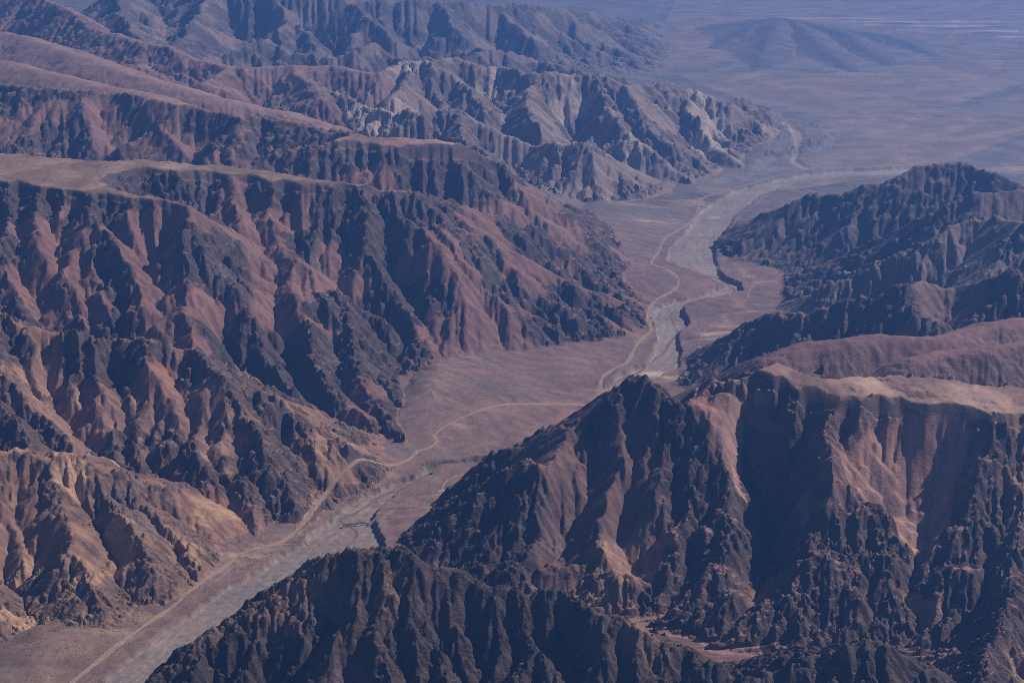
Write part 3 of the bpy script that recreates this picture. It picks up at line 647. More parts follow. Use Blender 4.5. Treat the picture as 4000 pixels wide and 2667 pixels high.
def rills(h, period, seed, sm, twist):
    """small branching gullies that follow the fall of the slope"""
    g1, g0 = np.gradient(smooth(h, sm))
    dx, dy = g0 / cellL, g1 / cellR
    dx = dx - dy * (cellL * 0)
    th = np.arctan2(dy, dx) + twist * fbm(X, Y, period * 5, 2, seed + 3)
    px, py = (-np.sin(th)).astype(np.float32), np.cos(th).astype(np.float32)
    xs, ys = X / period + 4000., Y / period + 4000.
    ix, iy = np.floor(xs).astype(np.int64), np.floor(ys).astype(np.int64)
    fx, fy = (xs - ix).astype(np.float32), (ys - iy).astype(np.float32)
    cs = np.zeros(X.shape, np.float32); sn = np.zeros(X.shape, np.float32)
    for i in (-1, 0, 1):
        for j in (-1, 0, 1):
            hsh = hash2(ix + i, iy + j, seed)
            ox = (hsh & np.uint32(1023)).astype(np.float32) / 1023 - .5
            oy = ((hsh >> np.uint32(10)) & np.uint32(1023)).astype(np.float32) / 1023 - .5
            vx, vy = fx - i - .5 - .8 * ox, fy - j - .5 - .8 * oy
            wgt = np.exp(-2.2 * (vx * vx + vy * vy))
            ph = (vx * px + vy * py) * np.float32(2 * np.pi)
            cs += wgt * np.cos(ph); sn += wgt * np.sin(ph)
    return 1 - np.arccos(np.clip(cs / np.sqrt(cs * cs + sn * sn + 1e-6), -1, 1)) * np.float32(2 / np.pi)
RX, RY = .8 * X + .6 * Y + wx, 1.25 * (.8 * Y - .6 * X) + wy
CELL = np.maximum(cellL, .6 * np.abs(cellR))
res = lambda s: np.clip((s / CELL - 2.2) / 2, 0, 1)
cr = (24 * ridged(RX, RY, 270, 1, 65) + 10 * res(135) * ridged(RX, RY, 135, 1, 66) + 8 * res(110) * ridged(RX, RY, 110, 1, 68)
      + 4 * res(55) * ridged(RX, RY, 55, 1, 67) + 4 * res(46) * ridged(X, Y, 46, 1, 69) + 4 * res(24) * perlin(X, Y, 24, 70))
cr = np.where(ROUGH < .45, .25 * cr, cr)
rock = rock * (1 - SMOOTHM)
steep = sstep(.28, .6, slope) * (1 - .8 * SMOOTHM) * np.clip(ROUGH * 1.4, .15, 1) * (~FLAT)
mod = .55 + .6 * np.clip(fbm(X, Y, 420, 2, 191) + .3, 0, 1)
r1 = rills(Hh, 150., 201, 3, .5); Hh += steep * mod * 21 * res(150) * r1 * (1 - .55 * SCREE)
r0 = rills(Hh, 340., 206, 6, .45); Hh += steep * mod * 20 * r0 * (1 - .5 * SCREE) * (Y > 14000)
r2 = rills(Hh, 68., 211, 2, .6); Hh += steep * mod * 10 * res(68) * r2 * (1 - .6 * SCREE)
Hh += rock * cr * np.sqrt(d_m)
Hh += np.where(FLAT & (slope < .35), 5 * np.abs(fbm(X, Y, 260, 3, 73)) * -1.6 + 2.2 * fbm(X, Y, 70, 2, 74), 0)
fine = np.clip(H_REL / 120, 0, 1) * (1 - rock) * (~FLAT)
Hh += fine * 3 * fbm(X, Y, 90, 2, 71)

def along(pts, x, y):
    best = np.full(x.shape, 1e12); bt = np.zeros(x.shape); bs = np.zeros(x.shape); acc = 0.0
    for a, b in zip(pts, pts[1:]):
        dx, dy = b[0] - a[0], b[1] - a[1]; L = math.hypot(dx, dy)
        t = np.clip(((x - a[0]) * dx + (y - a[1]) * dy) / (L * L), 0, 1)
        d = np.hypot(x - a[0] - t * dx, y - a[1] - t * dy)
        s = np.where(dx * (y - a[1]) - dy * (x - a[0]) > 0, d, -d)
        k = d < best
        best = np.where(k, d, best); bt = np.where(k, acc + t * L, bt); bs = np.where(k, s, bs)
        acc += L
    return bt, bs
RT, RS = along([tuple(p) for p in smooth_line(AXIS, 900)], X + .5 * wx, Y + .5 * wy)
braid = ridged(RT * .12, RS, 85, 2, 141, .6) + .35 * perlin(X, Y, 90, 143)
db = polydist(BED, X + .35 * wx, Y + .35 * wy, True)
inb = inside(BED, X + .35 * wx, Y + .35 * wy)
sd = np.where(inb, -db, db)
near = sd < 1500
dsc = polydist(SCARPS, X, Y)
bank = np.clip(30 + 20 * perlin(X, Y, 900, 81) + 14 * perlin(X, Y, 260, 83), 3, 70) + 22 * np.exp(-(dsc / 420) ** 2)
bedz = -34 + 2.0 * perlin(RT * .2, RS, 130, 82) - 2.4 * sstep(.75, 1.2, braid) + .8 * perlin(X, Y, 40, 84)
terr = np.clip(sd, 0, 900) * .012 + bank - 24
mask = sstep(0, 1, np.clip((H_REL - 3) / 120, 0, 1))
cut = sstep(-16, 16, sd + 16 * perlin(X, Y, 75, 86) + 26 * perlin(X, Y, 240, 87))
land = np.maximum(Hh, 0) + (bank - 24) * np.exp(-np.clip(sd, 0, None) / 500)
Hh = np.where(near, bedz * (1 - cut) + land * cut, Hh)
d2 = polydist(BED2, X, Y, True); in2 = inside(BED2, X, Y)
sd2 = np.where(in2, -d2, d2)
Hh += -32 * (1 - sstep(-70, 50, sd2))
# fans and washes on the floor and plain
pl = (REG == 1)
flow_n = fbm(X * .55 + Y * .12, Y * .9 + X * .5, 900, 4, 91)
Hh += np.where(pl, 14 * flow_n * np.clip(np.abs(sd) / 400, 0, 1), 0)

BEDM = (1 - cut) * near

def sample(fx, fy, field):
    fx = np.asarray(fx, float); fy = np.asarray(fy, float)
    i = np.interp(np.clip(fy, D0, D1) ** -.5, tt[::-1], np.arange(NR)[::-1])
    j = np.interp(fx / (.41 * fy + 1050), gs, np.arange(NC))
    i0 = np.clip(i.astype(int), 0, NR - 2); j0 = np.clip(j.astype(int), 0, NC - 2)
    fi = i - i0; fj = j - j0
    return (field[i0, j0] * (1 - fi) * (1 - fj) + field[i0 + 1, j0] * fi * (1 - fj) + field[i0, j0 + 1] * (1 - fi) * fj + field[i0 + 1, j0 + 1] * fi * fj)

# road and railway benches are graded into the ground
def grade(line, half, blend, smooth=9, lift=0.0):
    global Hh
    L = smooth_line(line, 25)
    z = sample(L[:, 0], L[:, 1], Hh)
    k = np.ones(smooth) / smooth
    z = np.convolve(np.pad(z, smooth // 2, mode='edge'), k, 'valid')[:len(L)] + lift
    x0, x1 = L[:, 0].min() - 200, L[:, 0].max() + 200
    w = window(x0, x1, L[:, 1].min() - 200, L[:, 1].max() + 200)
    x, y = X[w], Y[w]
    cum = np.concatenate(([0], np.cumsum(np.hypot(*np.diff(L, axis=0).T))))
    step = max(1, len(L) // 150)
    sel = list(range(0, len(L), step))
    if sel[-1] != len(L) - 1: sel.append(len(L) - 1)
    dd, t = polydist([tuple(L[i]) for i in sel], x, y, with_t=True)
    cs = np.concatenate(([0], np.cumsum(np.hypot(*np.diff(L[sel], axis=0).T))))
    zz = np.interp(t, cs, z[sel])
    k = 1 - sstep(half, half + blend, dd)
    Hh[w] = Hh[w] * (1 - k) + zz * k
    return np.column_stack((L, z))
ROAD3 = grade(ROAD, 26, 40)
ROAD23 = grade(ROAD2, 12, 25)
RAIL3 = grade(RAIL, 12, 25, lift=4)

REG = np.where((REG == 0) & (X > 200) & (Y < 11250) & ~inside(VALLEY, X, Y), RID['dark_peak'], REG).astype(np.int16)

# ------------------------------------------------------------------ colour of rock and soil (mostly its own colour; some light and shade put into it)
TINT = {  # rock, scree
    'floor': ((.160, .098, .084), (.185, .115, .098)),
    'plain': ((.135, .115, .116), (.145, .125, .126)),
    'mesa_left': ((.074, .054, .053), (.205, .108, .086)),
    'mesa_middle': ((.088, .063, .060), (.225, .128, .106)),
    'highland': ((.150, .090, .075), (.250, .150, .125)),
    'brown_ridge': ((.092, .062, .054), (.235, .132, .098)),
    'ochre_mountain': ((.150, .092, .070), (.245, .134, .096)),
    'dark_peak': ((.066, .045, .042), (.140, .080, .066)),
    'red_plateau': ((.084, .058, .053), (.250, .140, .115)),
    'near_hill': ((.060, .044, .040), (.095, .062, .052)),  # dark rock, deepened to carry the corner's deep shade in the colour
    'foreground_ridge': ((.056, .041, .037), (.120, .074, .057)),
    'rounded_hill': ((.130, .078, .070), (.190, .104, .092)),
    'stepped_ridge': ((.085, .060, .056), (.175, .108, .094)),
    'pale_ridge': ((.130, .098, .086), (.200, .142, .122)),
    'blue_ridge': ((.080, .058, .056), (.140, .094, .084)),
    'far_dark_hill': ((.080, .060, .058), (.150, .104, .092)),
    'pale_mountain': ((.145, .106, .092), (.240, .172, .142)),
    'hazy_range': ((.105, .082, .076), (.190, .140, .122)),
    'lone_hill': ((.110, .096, .100), (.125, .108, .112)),
}
gz1, gx1 = np.gradient(Hh)
slope = np.hypot(gx1 / cellL, gz1 / cellR)
RK = np.array([TINT[n][0] for n in REGIONS]); SC = np.array([TINT[n][1] for n in REGIONS])
rk = RK[REG]; sc = SC[REG]
mixp = (sstep(19500, 27000, Y) * (REG == 0))[..., None]
sc = sc * (1 - mixp) + SC[1] * mixp; rk = rk * (1 - mixp) + RK[1] * mixp
n1 = fbm(X, Y, 600, 3, 101); n2 = fbm(X, Y, 60, 2, 105)
rm = sstep(.38, .66, slope + .10 * n1 + .14 * n2) * (1 - .8 * SCREE)
col = rk * rm[..., None] + sc * (1 - rm[..., None])
# strata and patches of other rock
band = np.sin((Hh + 60 * n1) / 24.) * .5 + .5
col = col * (1 + (.20 * (band - .5) * rm)[..., None])
ochre = sstep(.35, .75, fbm(X, Y, 1300, 3, 111)) * np.isin(REG, [RID[n] for n in ('ochre_mountain', 'brown_ridge', 'foreground_ridge', 'dark_peak', 'red_plateau')])
col = col * (1 - .5 * ochre[..., None]) + np.array((.33, .195, .12)) * (.5 * ochre[..., None])
ochre_spot = sstep(.2, .55, fbm(X, Y, 520, 3, 113)) * (REG == RID['ochre_mountain']) * .8 + sstep(.45, .75, fbm(X, Y, 420, 3, 115)) * np.isin(REG, [RID[n] for n in ('brown_ridge', 'red_plateau')]) * .5  # random patches of paler ochre rock
col = col * (1 - ochre_spot[..., None]) + np.array((.38, .225, .140)) * ochre_spot[..., None]
grey = sstep(.3, .8, fbm(X, Y, 900, 3, 121)) * rm
col = col * (1 - .45 * grey[..., None]) + np.array((.13, .105, .10)) * (.45 * grey[..., None])
pale = sstep(.25, .6, fbm(X, Y, 1500, 4, 151)) * (REG == RID['pale_mountain'])
col = col * (1 - .7 * pale[..., None]) + np.array((.43, .33, .26)) * (.7 * pale[..., None])
red = sstep(.2, .7, fbm(X, Y, 1000, 3, 131)) * (1 - rm) * np.isin(REG, [RID[n] for n in ('mesa_left', 'mesa_middle', 'red_plateau', 'brown_ridge')])
col = col * (1 - .45 * red[..., None]) + np.array((.27, .115, .08)) * (.45 * red[..., None])
fl = FLAT & (slope < .35)
mesa_c = np.where((REG == RID['mesa_left'])[..., None], np.array((.230, .150, .106)), np.array((.300, .185, .142)))
mesa_c = mesa_c * (1 + .28 * n1 + .15 * fbm(X, Y, 170, 2, 109))[..., None]
mr_ = sstep(.05, .5, fbm(X, Y, 900, 3, 107))[..., None]
mesa_c = mesa_c * (1 - .5 * mr_) + np.array((.225, .120, .092)) * (.5 * mr_)
col = np.where(fl[..., None], mesa_c, col)
col = col * (1 + .25 * SMOOTHM)[..., None]  # pale scree, with the sunlit brightness of the aprons put into the colour
# streaks of fallen debris down the scree
col = col * (1 + SCREE * (1 - rm) * (.16 * r1 + .12 * r2))[..., None]
# washes: pale dust along the drainage lines
wash = sstep(9.3, 12.3, np.log(ACC + 1)) * (1 - rm) * (1 - BEDM) * np.where(REG == 0, .2, 1)
col = col * (1 - .45 * wash[..., None]) + np.array((.30, .19, .14)) * (.45 * wash[..., None])
# river bed gravel with braided threads
bedc = (np.array((.205, .160, .143)) + (np.array((.238, .192, .172)) - np.array((.205, .160, .143))) * sstep(14000, 17000, Y)[..., None]) * (1 + .12 * n2 + .10 * perlin(RT * .06, RS, 60, 145))[..., None]
col = col * (1 - BEDM[..., None]) + bedc * BEDM[..., None]
thr = sstep(.95, 1.25, braid) * sstep(-.1, .35, perlin(X, Y, 700, 147)) * BEDM
col = col * (1 - .65 * thr[..., None]) + np.array((.34, .245, .19)) * (.65 * thr[..., None])
silt = sstep(.9, 1.2, ridged(RT * .1 + 300, RS, 170, 2, 149)) * BEDM
col = col * (1 - .5 * silt[..., None]) + np.array((.25, .155, .12)) * (.5 * silt[..., None])
for px, py, rx, ry, pc, pa in PATCHES:
    w = window(px - 1.8 * rx, px + 1.8 * rx, py - 1.8 * ry, py + 1.8 * ry)
    if w is None: continue
    dd = np.hypot((X[w] - px) / rx, (Y[w] - py) / ry)
    streak = perlin(X[w] * .35 + Y[w] * .2, Y[w] - .3 * X[w], max(40., min(rx, ry) * .35), 161)
    m = pa * sstep(1.25, .35, dd + .55 * streak) * (Hh[w] - FLOORREF[w] < 90)
    col[w] = col[w] * (1 - m[..., None]) + np.array(pc) * (1 + .25 * streak)[..., None] * m[..., None]
for gx_, gy_ in GREEN:
    w = window(gx_ - 160, gx_ + 160, gy_ - 200, gy_ + 200)
    m = .55 * sstep(70, 20, np.hypot(X[w] - gx_, (Y[w] - gy_) * .6) + 30 * n2[w])
    col[w] = col[w] * (1 - m[..., None]) + np.array((.07, .10, .05)) * m[..., None]
# tone streaks running down the fans of the valley floor
fz = (REG == 0) * (1 - BEDM) * (1 - rm)
rl = rills(smooth(Hh, 6), 240., 221, 4, .3)
big = fbm(X, Y, 1600, 3, 223)
col = col * (1 + fz * (.13 * rl + .22 * big))[..., None]
dusty = fz * sstep(.15, .6, fbm(X, Y, 700, 3, 225))
col = col * (1 - .3 * dusty[..., None]) + np.array((.265, .165, .125)) * (.3 * dusty[..., None])
greyf = fz * sstep(.1, .5, fbm(X, Y, 900, 3, 227))
col = col * (1 - .35 * greyf[..., None]) + np.array((.150, .118, .112)) * (.35 * greyf[..., None])
# faint drainage streaks down the far plain
ps = ridged(X * .25 + Y * .16, Y * .5 - X * .28, 700, 3, 171)
pm = (REG == 1) * sstep(.5, 1.3, ps)
col = col * (1 + .22 * pm - .10 * (REG == 1) * sstep(.2, -.6, ps))[..., None]
b2 = (1 - sstep(-50, 20, sd2))
col = col * (1 - b2[..., None]) + np.array((.30, .235, .20)) * b2[..., None]
col *= (1 + .16 * n1 + .14 * n2)[..., None]
col = np.clip(col * 1.17, .02, .8)

# ------------------------------------------------------------------ materials
def new_mat(name):
    m = bpy.data.materials.new(name); m.use_nodes = True
    b = m.node_tree.nodes['Principled BSDF']
    b.inputs['Roughness'].default_value = .95
    b.inputs['Specular IOR Level'].default_value = .15
    return m, m.node_tree, b

def earth_material():
    m, nt, b = new_mat('rock_and_soil')
    N, L = nt.nodes, nt.links
    at = N.new('ShaderNodeAttribute'); at.attribute_name = 'tint'
    geo = N.new('ShaderNodeNewGeometry')
    n1 = N.new('ShaderNodeTexNoise'); n1.inputs['Scale'].default_value = 1 / 35.; n1.inputs['Detail'].default_value = 8; n1.inputs['Roughness'].default_value = .65
    L.new(geo.outputs['Position'], n1.inputs['Vector'])
    mr = N.new('ShaderNodeMapRange'); mr.inputs[1].default_value = .25; mr.inputs[2].default_value = .75; mr.inputs[3].default_value = .60; mr.inputs[4].default_value = 1.45
    L.new(n1.outputs['Fac'], mr.inputs[0])
    sl = N.new('ShaderNodeAttribute'); sl.attribute_name = 'stony'
    cs = N.new('ShaderNodeMapRange'); cs.inputs[1].default_value = .2; cs.inputs[2].default_value = 1.; cs.inputs[3].default_value = .35; cs.inputs[4].default_value = 1.
    L.new(sl.outputs['Fac'], cs.inputs[0])
    sb = N.new('ShaderNodeMath'); sb.operation = 'SUBTRACT'; sb.inputs[1].default_value = 1.0
    L.new(mr.outputs[0], sb.inputs[0])
    ma = N.new('ShaderNodeMath'); ma.operation = 'MULTIPLY_ADD'; ma.inputs[2].default_value = 1.0
    L.new(sb.outputs[0], ma.inputs[0]); L.new(cs.outputs[0], ma.inputs[1])
    mul = N.new('ShaderNodeVectorMath'); mul.operation = 'SCALE'
    L.new(at.outputs['Color'], mul.inputs[0]); L.new(ma.outputs[0], mul.inputs['Scale'])
    L.new(mul.outputs[0], b.inputs['Base Color'])
    n2 = N.new('ShaderNodeTexNoise'); n2.inputs['Scale'].default_value = 1 / 22.; n2.inputs['Detail'].default_value = 6; n2.inputs['Roughness'].default_value = .6
    L.new(geo.outputs['Position'], n2.inputs['Vector'])
    bp = N.new('ShaderNodeBump'); bp.inputs['Strength'].default_value = .8; bp.inputs['Distance'].default_value = 22.
    ms = N.new('ShaderNodeMath'); ms.operation = 'MULTIPLY'
    L.new(n2.outputs['Fac'], ms.inputs[0]); L.new(sl.outputs['Fac'], ms.inputs[1])
    L.new(ms.outputs[0], bp.inputs['Height'])
    L.new(bp.outputs[0], b.inputs['Normal'])
    return m
EARTH = earth_material()

def plain_material(name, color, var=.15, scale=.2, rough=.9):
    m, nt, b = new_mat(name)
    N, L = nt.nodes, nt.links
    geo = N.new('ShaderNodeNewGeometry')
    n = N.new('ShaderNodeTexNoise'); n.inputs['Scale'].default_value = scale; n.inputs['Detail'].default_value = 5
    L.new(geo.outputs['Position'], n.inputs['Vector'])
    r = N.new('ShaderNodeValToRGB')
    r.color_ramp.elements[0].color = tuple(c * (1 - var) for c in color) + (1,)
    r.color_ramp.elements[1].color = tuple(min(1, c * (1 + var)) for c in color) + (1,)
    r.color_ramp.elements[0].position = .3; r.color_ramp.elements[1].position = .7
    L.new(n.outputs['Fac'], r.inputs[0]); L.new(r.outputs[0], b.inputs['Base Color'])
    b.inputs['Roughness'].default_value = rough
    return m

# ------------------------------------------------------------------ the land, cut along the valleys into its mountains
LAND = {
    'floor': ('valley_floor', 'brownish grey gravel valley floor the road and river run along', 'valley floor'),
    'plain': ('desert_plain', 'wide hazy desert plain beyond the mouth of the valley', 'plain'),
    'mesa_left': ('mountain', 'flat-topped brown mountain with gullied cliffs and reddish scree chutes left of the valley', 'mountain'),
    'mesa_middle': ('mountain', 'reddish mountain with a small flat top and shaded cliffs behind the left mesa', 'mountain'),
    'highland': ('mountain', 'smooth pinkish highland slopes at the upper left', 'mountain'),
    'brown_ridge': ('mountain', 'craggy brown ridge between the left mesa and the ochre mountain', 'mountain'),
    'ochre_mountain': ('mountain', 'ochre sunlit mountain above the road at the lower left', 'mountain'),
    'dark_peak': ('mountain', 'dark pyramid-shaped peak rising in front of the river bend', 'mountain'),
    'red_plateau': ('mountain', 'reddish plateau mountain with a scree bowl below its cliff edge at the right', 'mountain'),
    'near_hill': ('hill', 'dark low hills at the bottom right corner', 'hill'),
    'foreground_ridge': ('ridge', 'dark jagged rocky ridge along the bottom of the view', 'ridge'),
    'rounded_hill': ('hill', 'smooth rounded purple-brown hill behind the red plateau', 'hill'),
    'stepped_ridge': ('ridge', 'dark ridge with a stepped cliff band along its top behind the rounded hill', 'ridge'),
    'pale_ridge': ('ridge', 'ridge with pale grey scree slopes behind the stepped dark ridge', 'ridge'),
    'blue_ridge': ('ridge', 'shadowed bluish ridge in front of the far dark hill', 'ridge'),
    'far_dark_hill': ('hill', 'far dark blue hill right of the river at the valley mouth', 'hill'),
    'pale_mountain': ('mountain', 'pale rocky mountain left of the river at the mouth of the valley', 'mountain'),
    'hazy_range': ('mountain_range', 'hazy blue mountain ranges along the top left', 'mountain range'),
    'lone_hill': ('hill', 'low lone hill standing in the hazy desert plain', 'hill'),
}
REG2 = REG.copy()
low = (Hh - FLOORREF < 22) & (H_REL < 60) & (REG >= 2)
REG2[low] = np.where(inside(PLAIN, X[low], Y[low]), 1, 0)
STONY = np.clip(.25 + .9 * rm * np.clip(ROUGH, .3, 1.2), 0, 1.3) * np.where(fl, .4, 1)
VERT = np.column_stack((X.ravel(), Y.ravel(), Hh.ravel())).astype(np.float32)
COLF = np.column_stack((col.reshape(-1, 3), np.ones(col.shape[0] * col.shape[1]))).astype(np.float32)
ids = np.arange(NR * NC).reshape(NR, NC)
quads = np.stack((ids[:-1, :-1], ids[:-1, 1:], ids[1:, 1:], ids[1:, :-1]), -1).reshape(-1, 4)
qreg = REG2[:-1, :-1].ravel()
for rname in REGIONS:
    q = quads[qreg == RID[rname]]
    if len(q) == 0: continue
    used, inv = np.unique(q.ravel(), return_inverse=True)
    name, label, cat = LAND[rname]
    me = bpy.data.meshes.new(name)
    me.vertices.add(len(used)); me.vertices.foreach_set('co', VERT[used].ravel())
    me.loops.add(len(inv)); me.loops.foreach_set('vertex_index', inv.astype(np.int32))
    me.polygons.add(len(q)); me.polygons.foreach_set('loop_start', np.arange(0, len(inv), 4, dtype=np.int32))
    me.polygons.foreach_set('use_smooth', np.ones(len(q), bool))
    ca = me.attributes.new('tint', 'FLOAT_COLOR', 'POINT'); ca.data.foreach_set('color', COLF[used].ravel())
    sa = me.attributes.new('stony', 'FLOAT', 'POINT'); sa.data.foreach_set('value', STONY.ravel()[used].astype(np.float32))
    me.update(calc_edges=True)
    me.materials.append(EARTH)
    o = bpy.data.objects.new(name, me)
    o['kind'] = 'structure'; o['label'] = label; o['category'] = cat
    coll.objects.link(o)

# ------------------------------------------------------------------ road, tracks, river, railway bed: draped strips
def strip(name, L, half, mat, lift, label, cat, drape=True, jitter=0.0, seed=0):
    L = np.asarray(L)
    T = np.gradient(L[:, :2], axis=0); T /= np.linalg.norm(T, axis=1)[:, None] + 1e-9
    Nn = np.column_stack((-T[:, 1], T[:, 0]))
    r = np.random.default_rng(seed)
    hw = half * (1 + jitter * (np.convolve(r.standard_normal(len(L) + 8), np.ones(9) / 3, 'valid')))[:, None] if jitter else half
    vs_ = []
    for k in (-1, -.33, .33, 1):
        p = L[:, :2] + Nn * hw * k
        z = sample(p[:, 0], p[:, 1], Hh) + lift if drape else L[:, 2] + lift
        vs_.append(np.column_stack((p, z)))
    n = len(L)
    V = np.concatenate(vs_)
    Fc = [(a * n + i, a * n + i + 1, (a + 1) * n + i + 1, (a + 1) * n + i) for a in range(3) for i in range(n - 1)]
    me = bpy.data.meshes.new(name); me.from_pydata(V.tolist(), [], Fc); me.materials.append(mat)
    if me.polygons and me.polygons[0].normal.z < 0: me.flip_normals()
    o = bpy.data.objects.new(name, me); o['kind'] = 'structure'; o['label'] = label; o['category'] = cat
    coll.objects.link(o)
    return o
ASPH = plain_material('weathered_road', (.34, .245, .185), .12, .02)
DUST = plain_material('pale_dust', (.37, .235, .165), .2, .02)
MUD = plain_material('muddy_water', (.25, .125, .085), .12, .01, .35)
GRAV = plain_material('rail_gravel', (.20, .155, .135), .2, .05)
strip('road_verge', ROAD3, 24, DUST, 1.6, 'pale dusty verge along the main valley road', 'verge', jitter=.25, seed=3)
strip('road', ROAD3, 10, ASPH, 2.4, 'long pale road winding through the valley', 'road')
strip('side_road', ROAD23, 6, DUST, 1.2, 'narrow dirt road branching from the main road to the left', 'road')
strip('railway_bed', RAIL3, 8, GRAV, 1.2, 'straight old railway bed leading up the terrace from the bridge', 'railway bed')
for i, t in enumerate(TRACKS):
    strip('dirt_track', smooth_line(t, 30), 6 if i else 8, DUST, 1.3, ['dirt track widening at its end on the terrace left of the dark peak', 'dirt track along the pale patches right of the river', 'short dirt track below the pale patch right of the river', 'short track on the far bank behind the dark peak', 'track curving down the river flat to the ridge', 'thin track between the road and the bridge'][i], 'track', jitter=.25, seed=i)
strip('river', smooth_line(RIVER1, 20), 15, MUD, 1.5, 'reddish muddy river winding under the bridge', 'river', jitter=.25, seed=9)
strip('river', smooth_line(RIVER, 20), 16, MUD, 1.5, 'reddish river thread in the gravel bed beyond the dark peak', 'river', jitter=.3, seed=10)


# ------------------------------------------------------------------ things
def tag(o, label, cat, group=None):
    o['label'] = label; o['category'] = cat
    if group: o['group'] = group
    return o
def mesh_obj(name, V, Fc, mat, parent=None, loc=None):
    me = bpy.data.meshes.new(name); me.from_pydata([tuple(v) for v in V], [], Fc); me.materials.append(mat); me.update()
    o = bpy.data.objects.new(name, me)
    if parent: o.parent = parent
    if loc: o.location = loc
    coll.objects.link(o)
    return o
def empty(name, loc, rz=0):
    o = bpy.data.objects.new(name, None); o.location = loc; o.rotation_euler = (0, 0, rz); coll.objects.link(o)
    return o
class Geo:
    def __init__(s): s.V = []; s.F = []
    def box(s, x0, x1, y0, y1, z0, z1, taper=0.0):
        n = len(s.V); t = taper
        s.V += [(x0, y0, z0), (x1, y0, z0), (x1, y1, z0), (x0, y1, z0), (x0 + t, y0 + t, z1), (x1 - t, y0 + t, z1), (x1 - t, y1 - t, z1), (x0 + t, y1 - t, z1)]
        s.F += [tuple(n + i for i in f) for f in ((0, 3, 2, 1), (4, 5, 6, 7), (0, 1, 5, 4), (1, 2, 6, 5), (2, 3, 7, 6), (3, 0, 4, 7))]
        return s
    def bar(s, a, b, r):
        a = np.array(a, float); b = np.array(b, float); d = b - a; d /= np.linalg.norm(d)
        u = np.cross(d, (0, 1, 0)); u /= np.linalg.norm(u); v = np.cross(d, u)
        n = len(s.V)
        for p in (a, b):
            for k in ((-1, -1), (1, -1), (1, 1), (-1, 1)): s.V.append(tuple(p + u * r * k[0] + v * r * k[1]))
        s.F += [tuple(n + i for i in f) for f in ((0, 3, 2, 1), (4, 5, 6, 7), (0, 1, 5, 4), (1, 2, 6, 5), (2, 3, 7, 6), (3, 0, 4, 7))]
        return s
    def wheel(s, x, y, z, r, w):
        n = len(s.V); k = 10
        for yy in (y - w / 2, y + w / 2):
            for i in range(k):
                s.V.append((x + r * math.cos(2 * math.pi * i / k), yy, z + r * math.sin(2 * math.pi * i / k)))
        s.F += [(n + i, n + (i + 1) % k, n + k + (i + 1) % k, n + k + i) for i in range(k)]
        s.F += [tuple(n + k - 1 - i for i in range(k)), tuple(n + k + i for i in range(k))]
        return s
    def build(s, name, mat, parent=None): return mesh_obj(name, s.V, s.F, mat, parent)

STEEL = plain_material('rusty_dark_steel', (.045, .038, .038), .25, .4, .7)
CONC = plain_material('pale_concrete', (.50, .44, .37), .12, .3)
WHITE = plain_material('white_paint', (.78, .78, .76), .05, .5, .5)
DARK = plain_material('dark_rubber', (.03, .03, .03), .1, 2., .8)
GLASS = plain_material('dark_glass', (.03, .035, .04), .1, 2., .2)
GREYP = plain_material('grey_paint', (.35, .34, .33), .1, .5, .6)

# the old two-span truss bridge
A_, M_, B_ = (np.array(p, float) for p in BRIDGE)
ang = math.atan2(B_[1] - A_[1], B_[0] - A_[0])
LEN = float(np.hypot(*(B_ - A_)[:2]))
bed = float(sample([M_[0]], [M_[1]], Hh)[0])
zd = max(bed + 15, -19)
br = tag(empty('bridge', (A_[0], A_[1], zd), ang), 'dark two-span steel truss bridge crossing the gravel river bed', 'bridge')
half = LEN / 2; HW = 4.5
g = Geo().box(0, LEN, -HW, HW, -1.6, 0); g.build('deck', STEEL, br)
for s0 in (0, half):
    for sy in (-1, 1):
        g = Geo(); n = 8; L1 = half - 3; x0_ = s0 + 1.5
        top = lambda i: 7 + 9.5 * math.sin(math.pi * min(max(i, 0), n) / n)
        y = sy * HW
        g.bar((x0_, y, .3), (x0_ + L1, y, .3), .7)
        for i in range(n):
            xa, xb = x0_ + L1 * i / n, x0_ + L1 * (i + 1) / n
            za = top(i) if 0 < i < n else .3
            zb = top(i + 1) if i + 1 < n else .3
            g.bar((xa, y, za), (xb, y, zb), .75)
            if 0 < i: g.bar((xa, y, .3), (xa, y, za), .45)
            if 0 < i < n - 1:
                g.bar((xa, y, za if i < n / 2 else .3), (xb, y, .3 if i < n / 2 else zb), .4)
        g.build('truss', STEEL, br)
    for i in range(1, 8):
        xa = s0 + 1.5 + (half - 3) * i / 8; zb = 7 + 9.5 * math.sin(math.pi * i / 8)
        Geo().box(xa - .35, xa + .35, -HW + .8, HW - .8, zb - .35, zb + .35).build('cross_brace', STEEL, br)
Geo().box(half - 2.5, half + 2.5, -6, 6, bed - zd - 6, -1.6, .5).build('pier', CONC, br)
for xe in (-9, LEN - 1):
    Geo().box(xe, xe + 10, -7, 7, -34, -.3, .6).build('abutment', CONC, br)

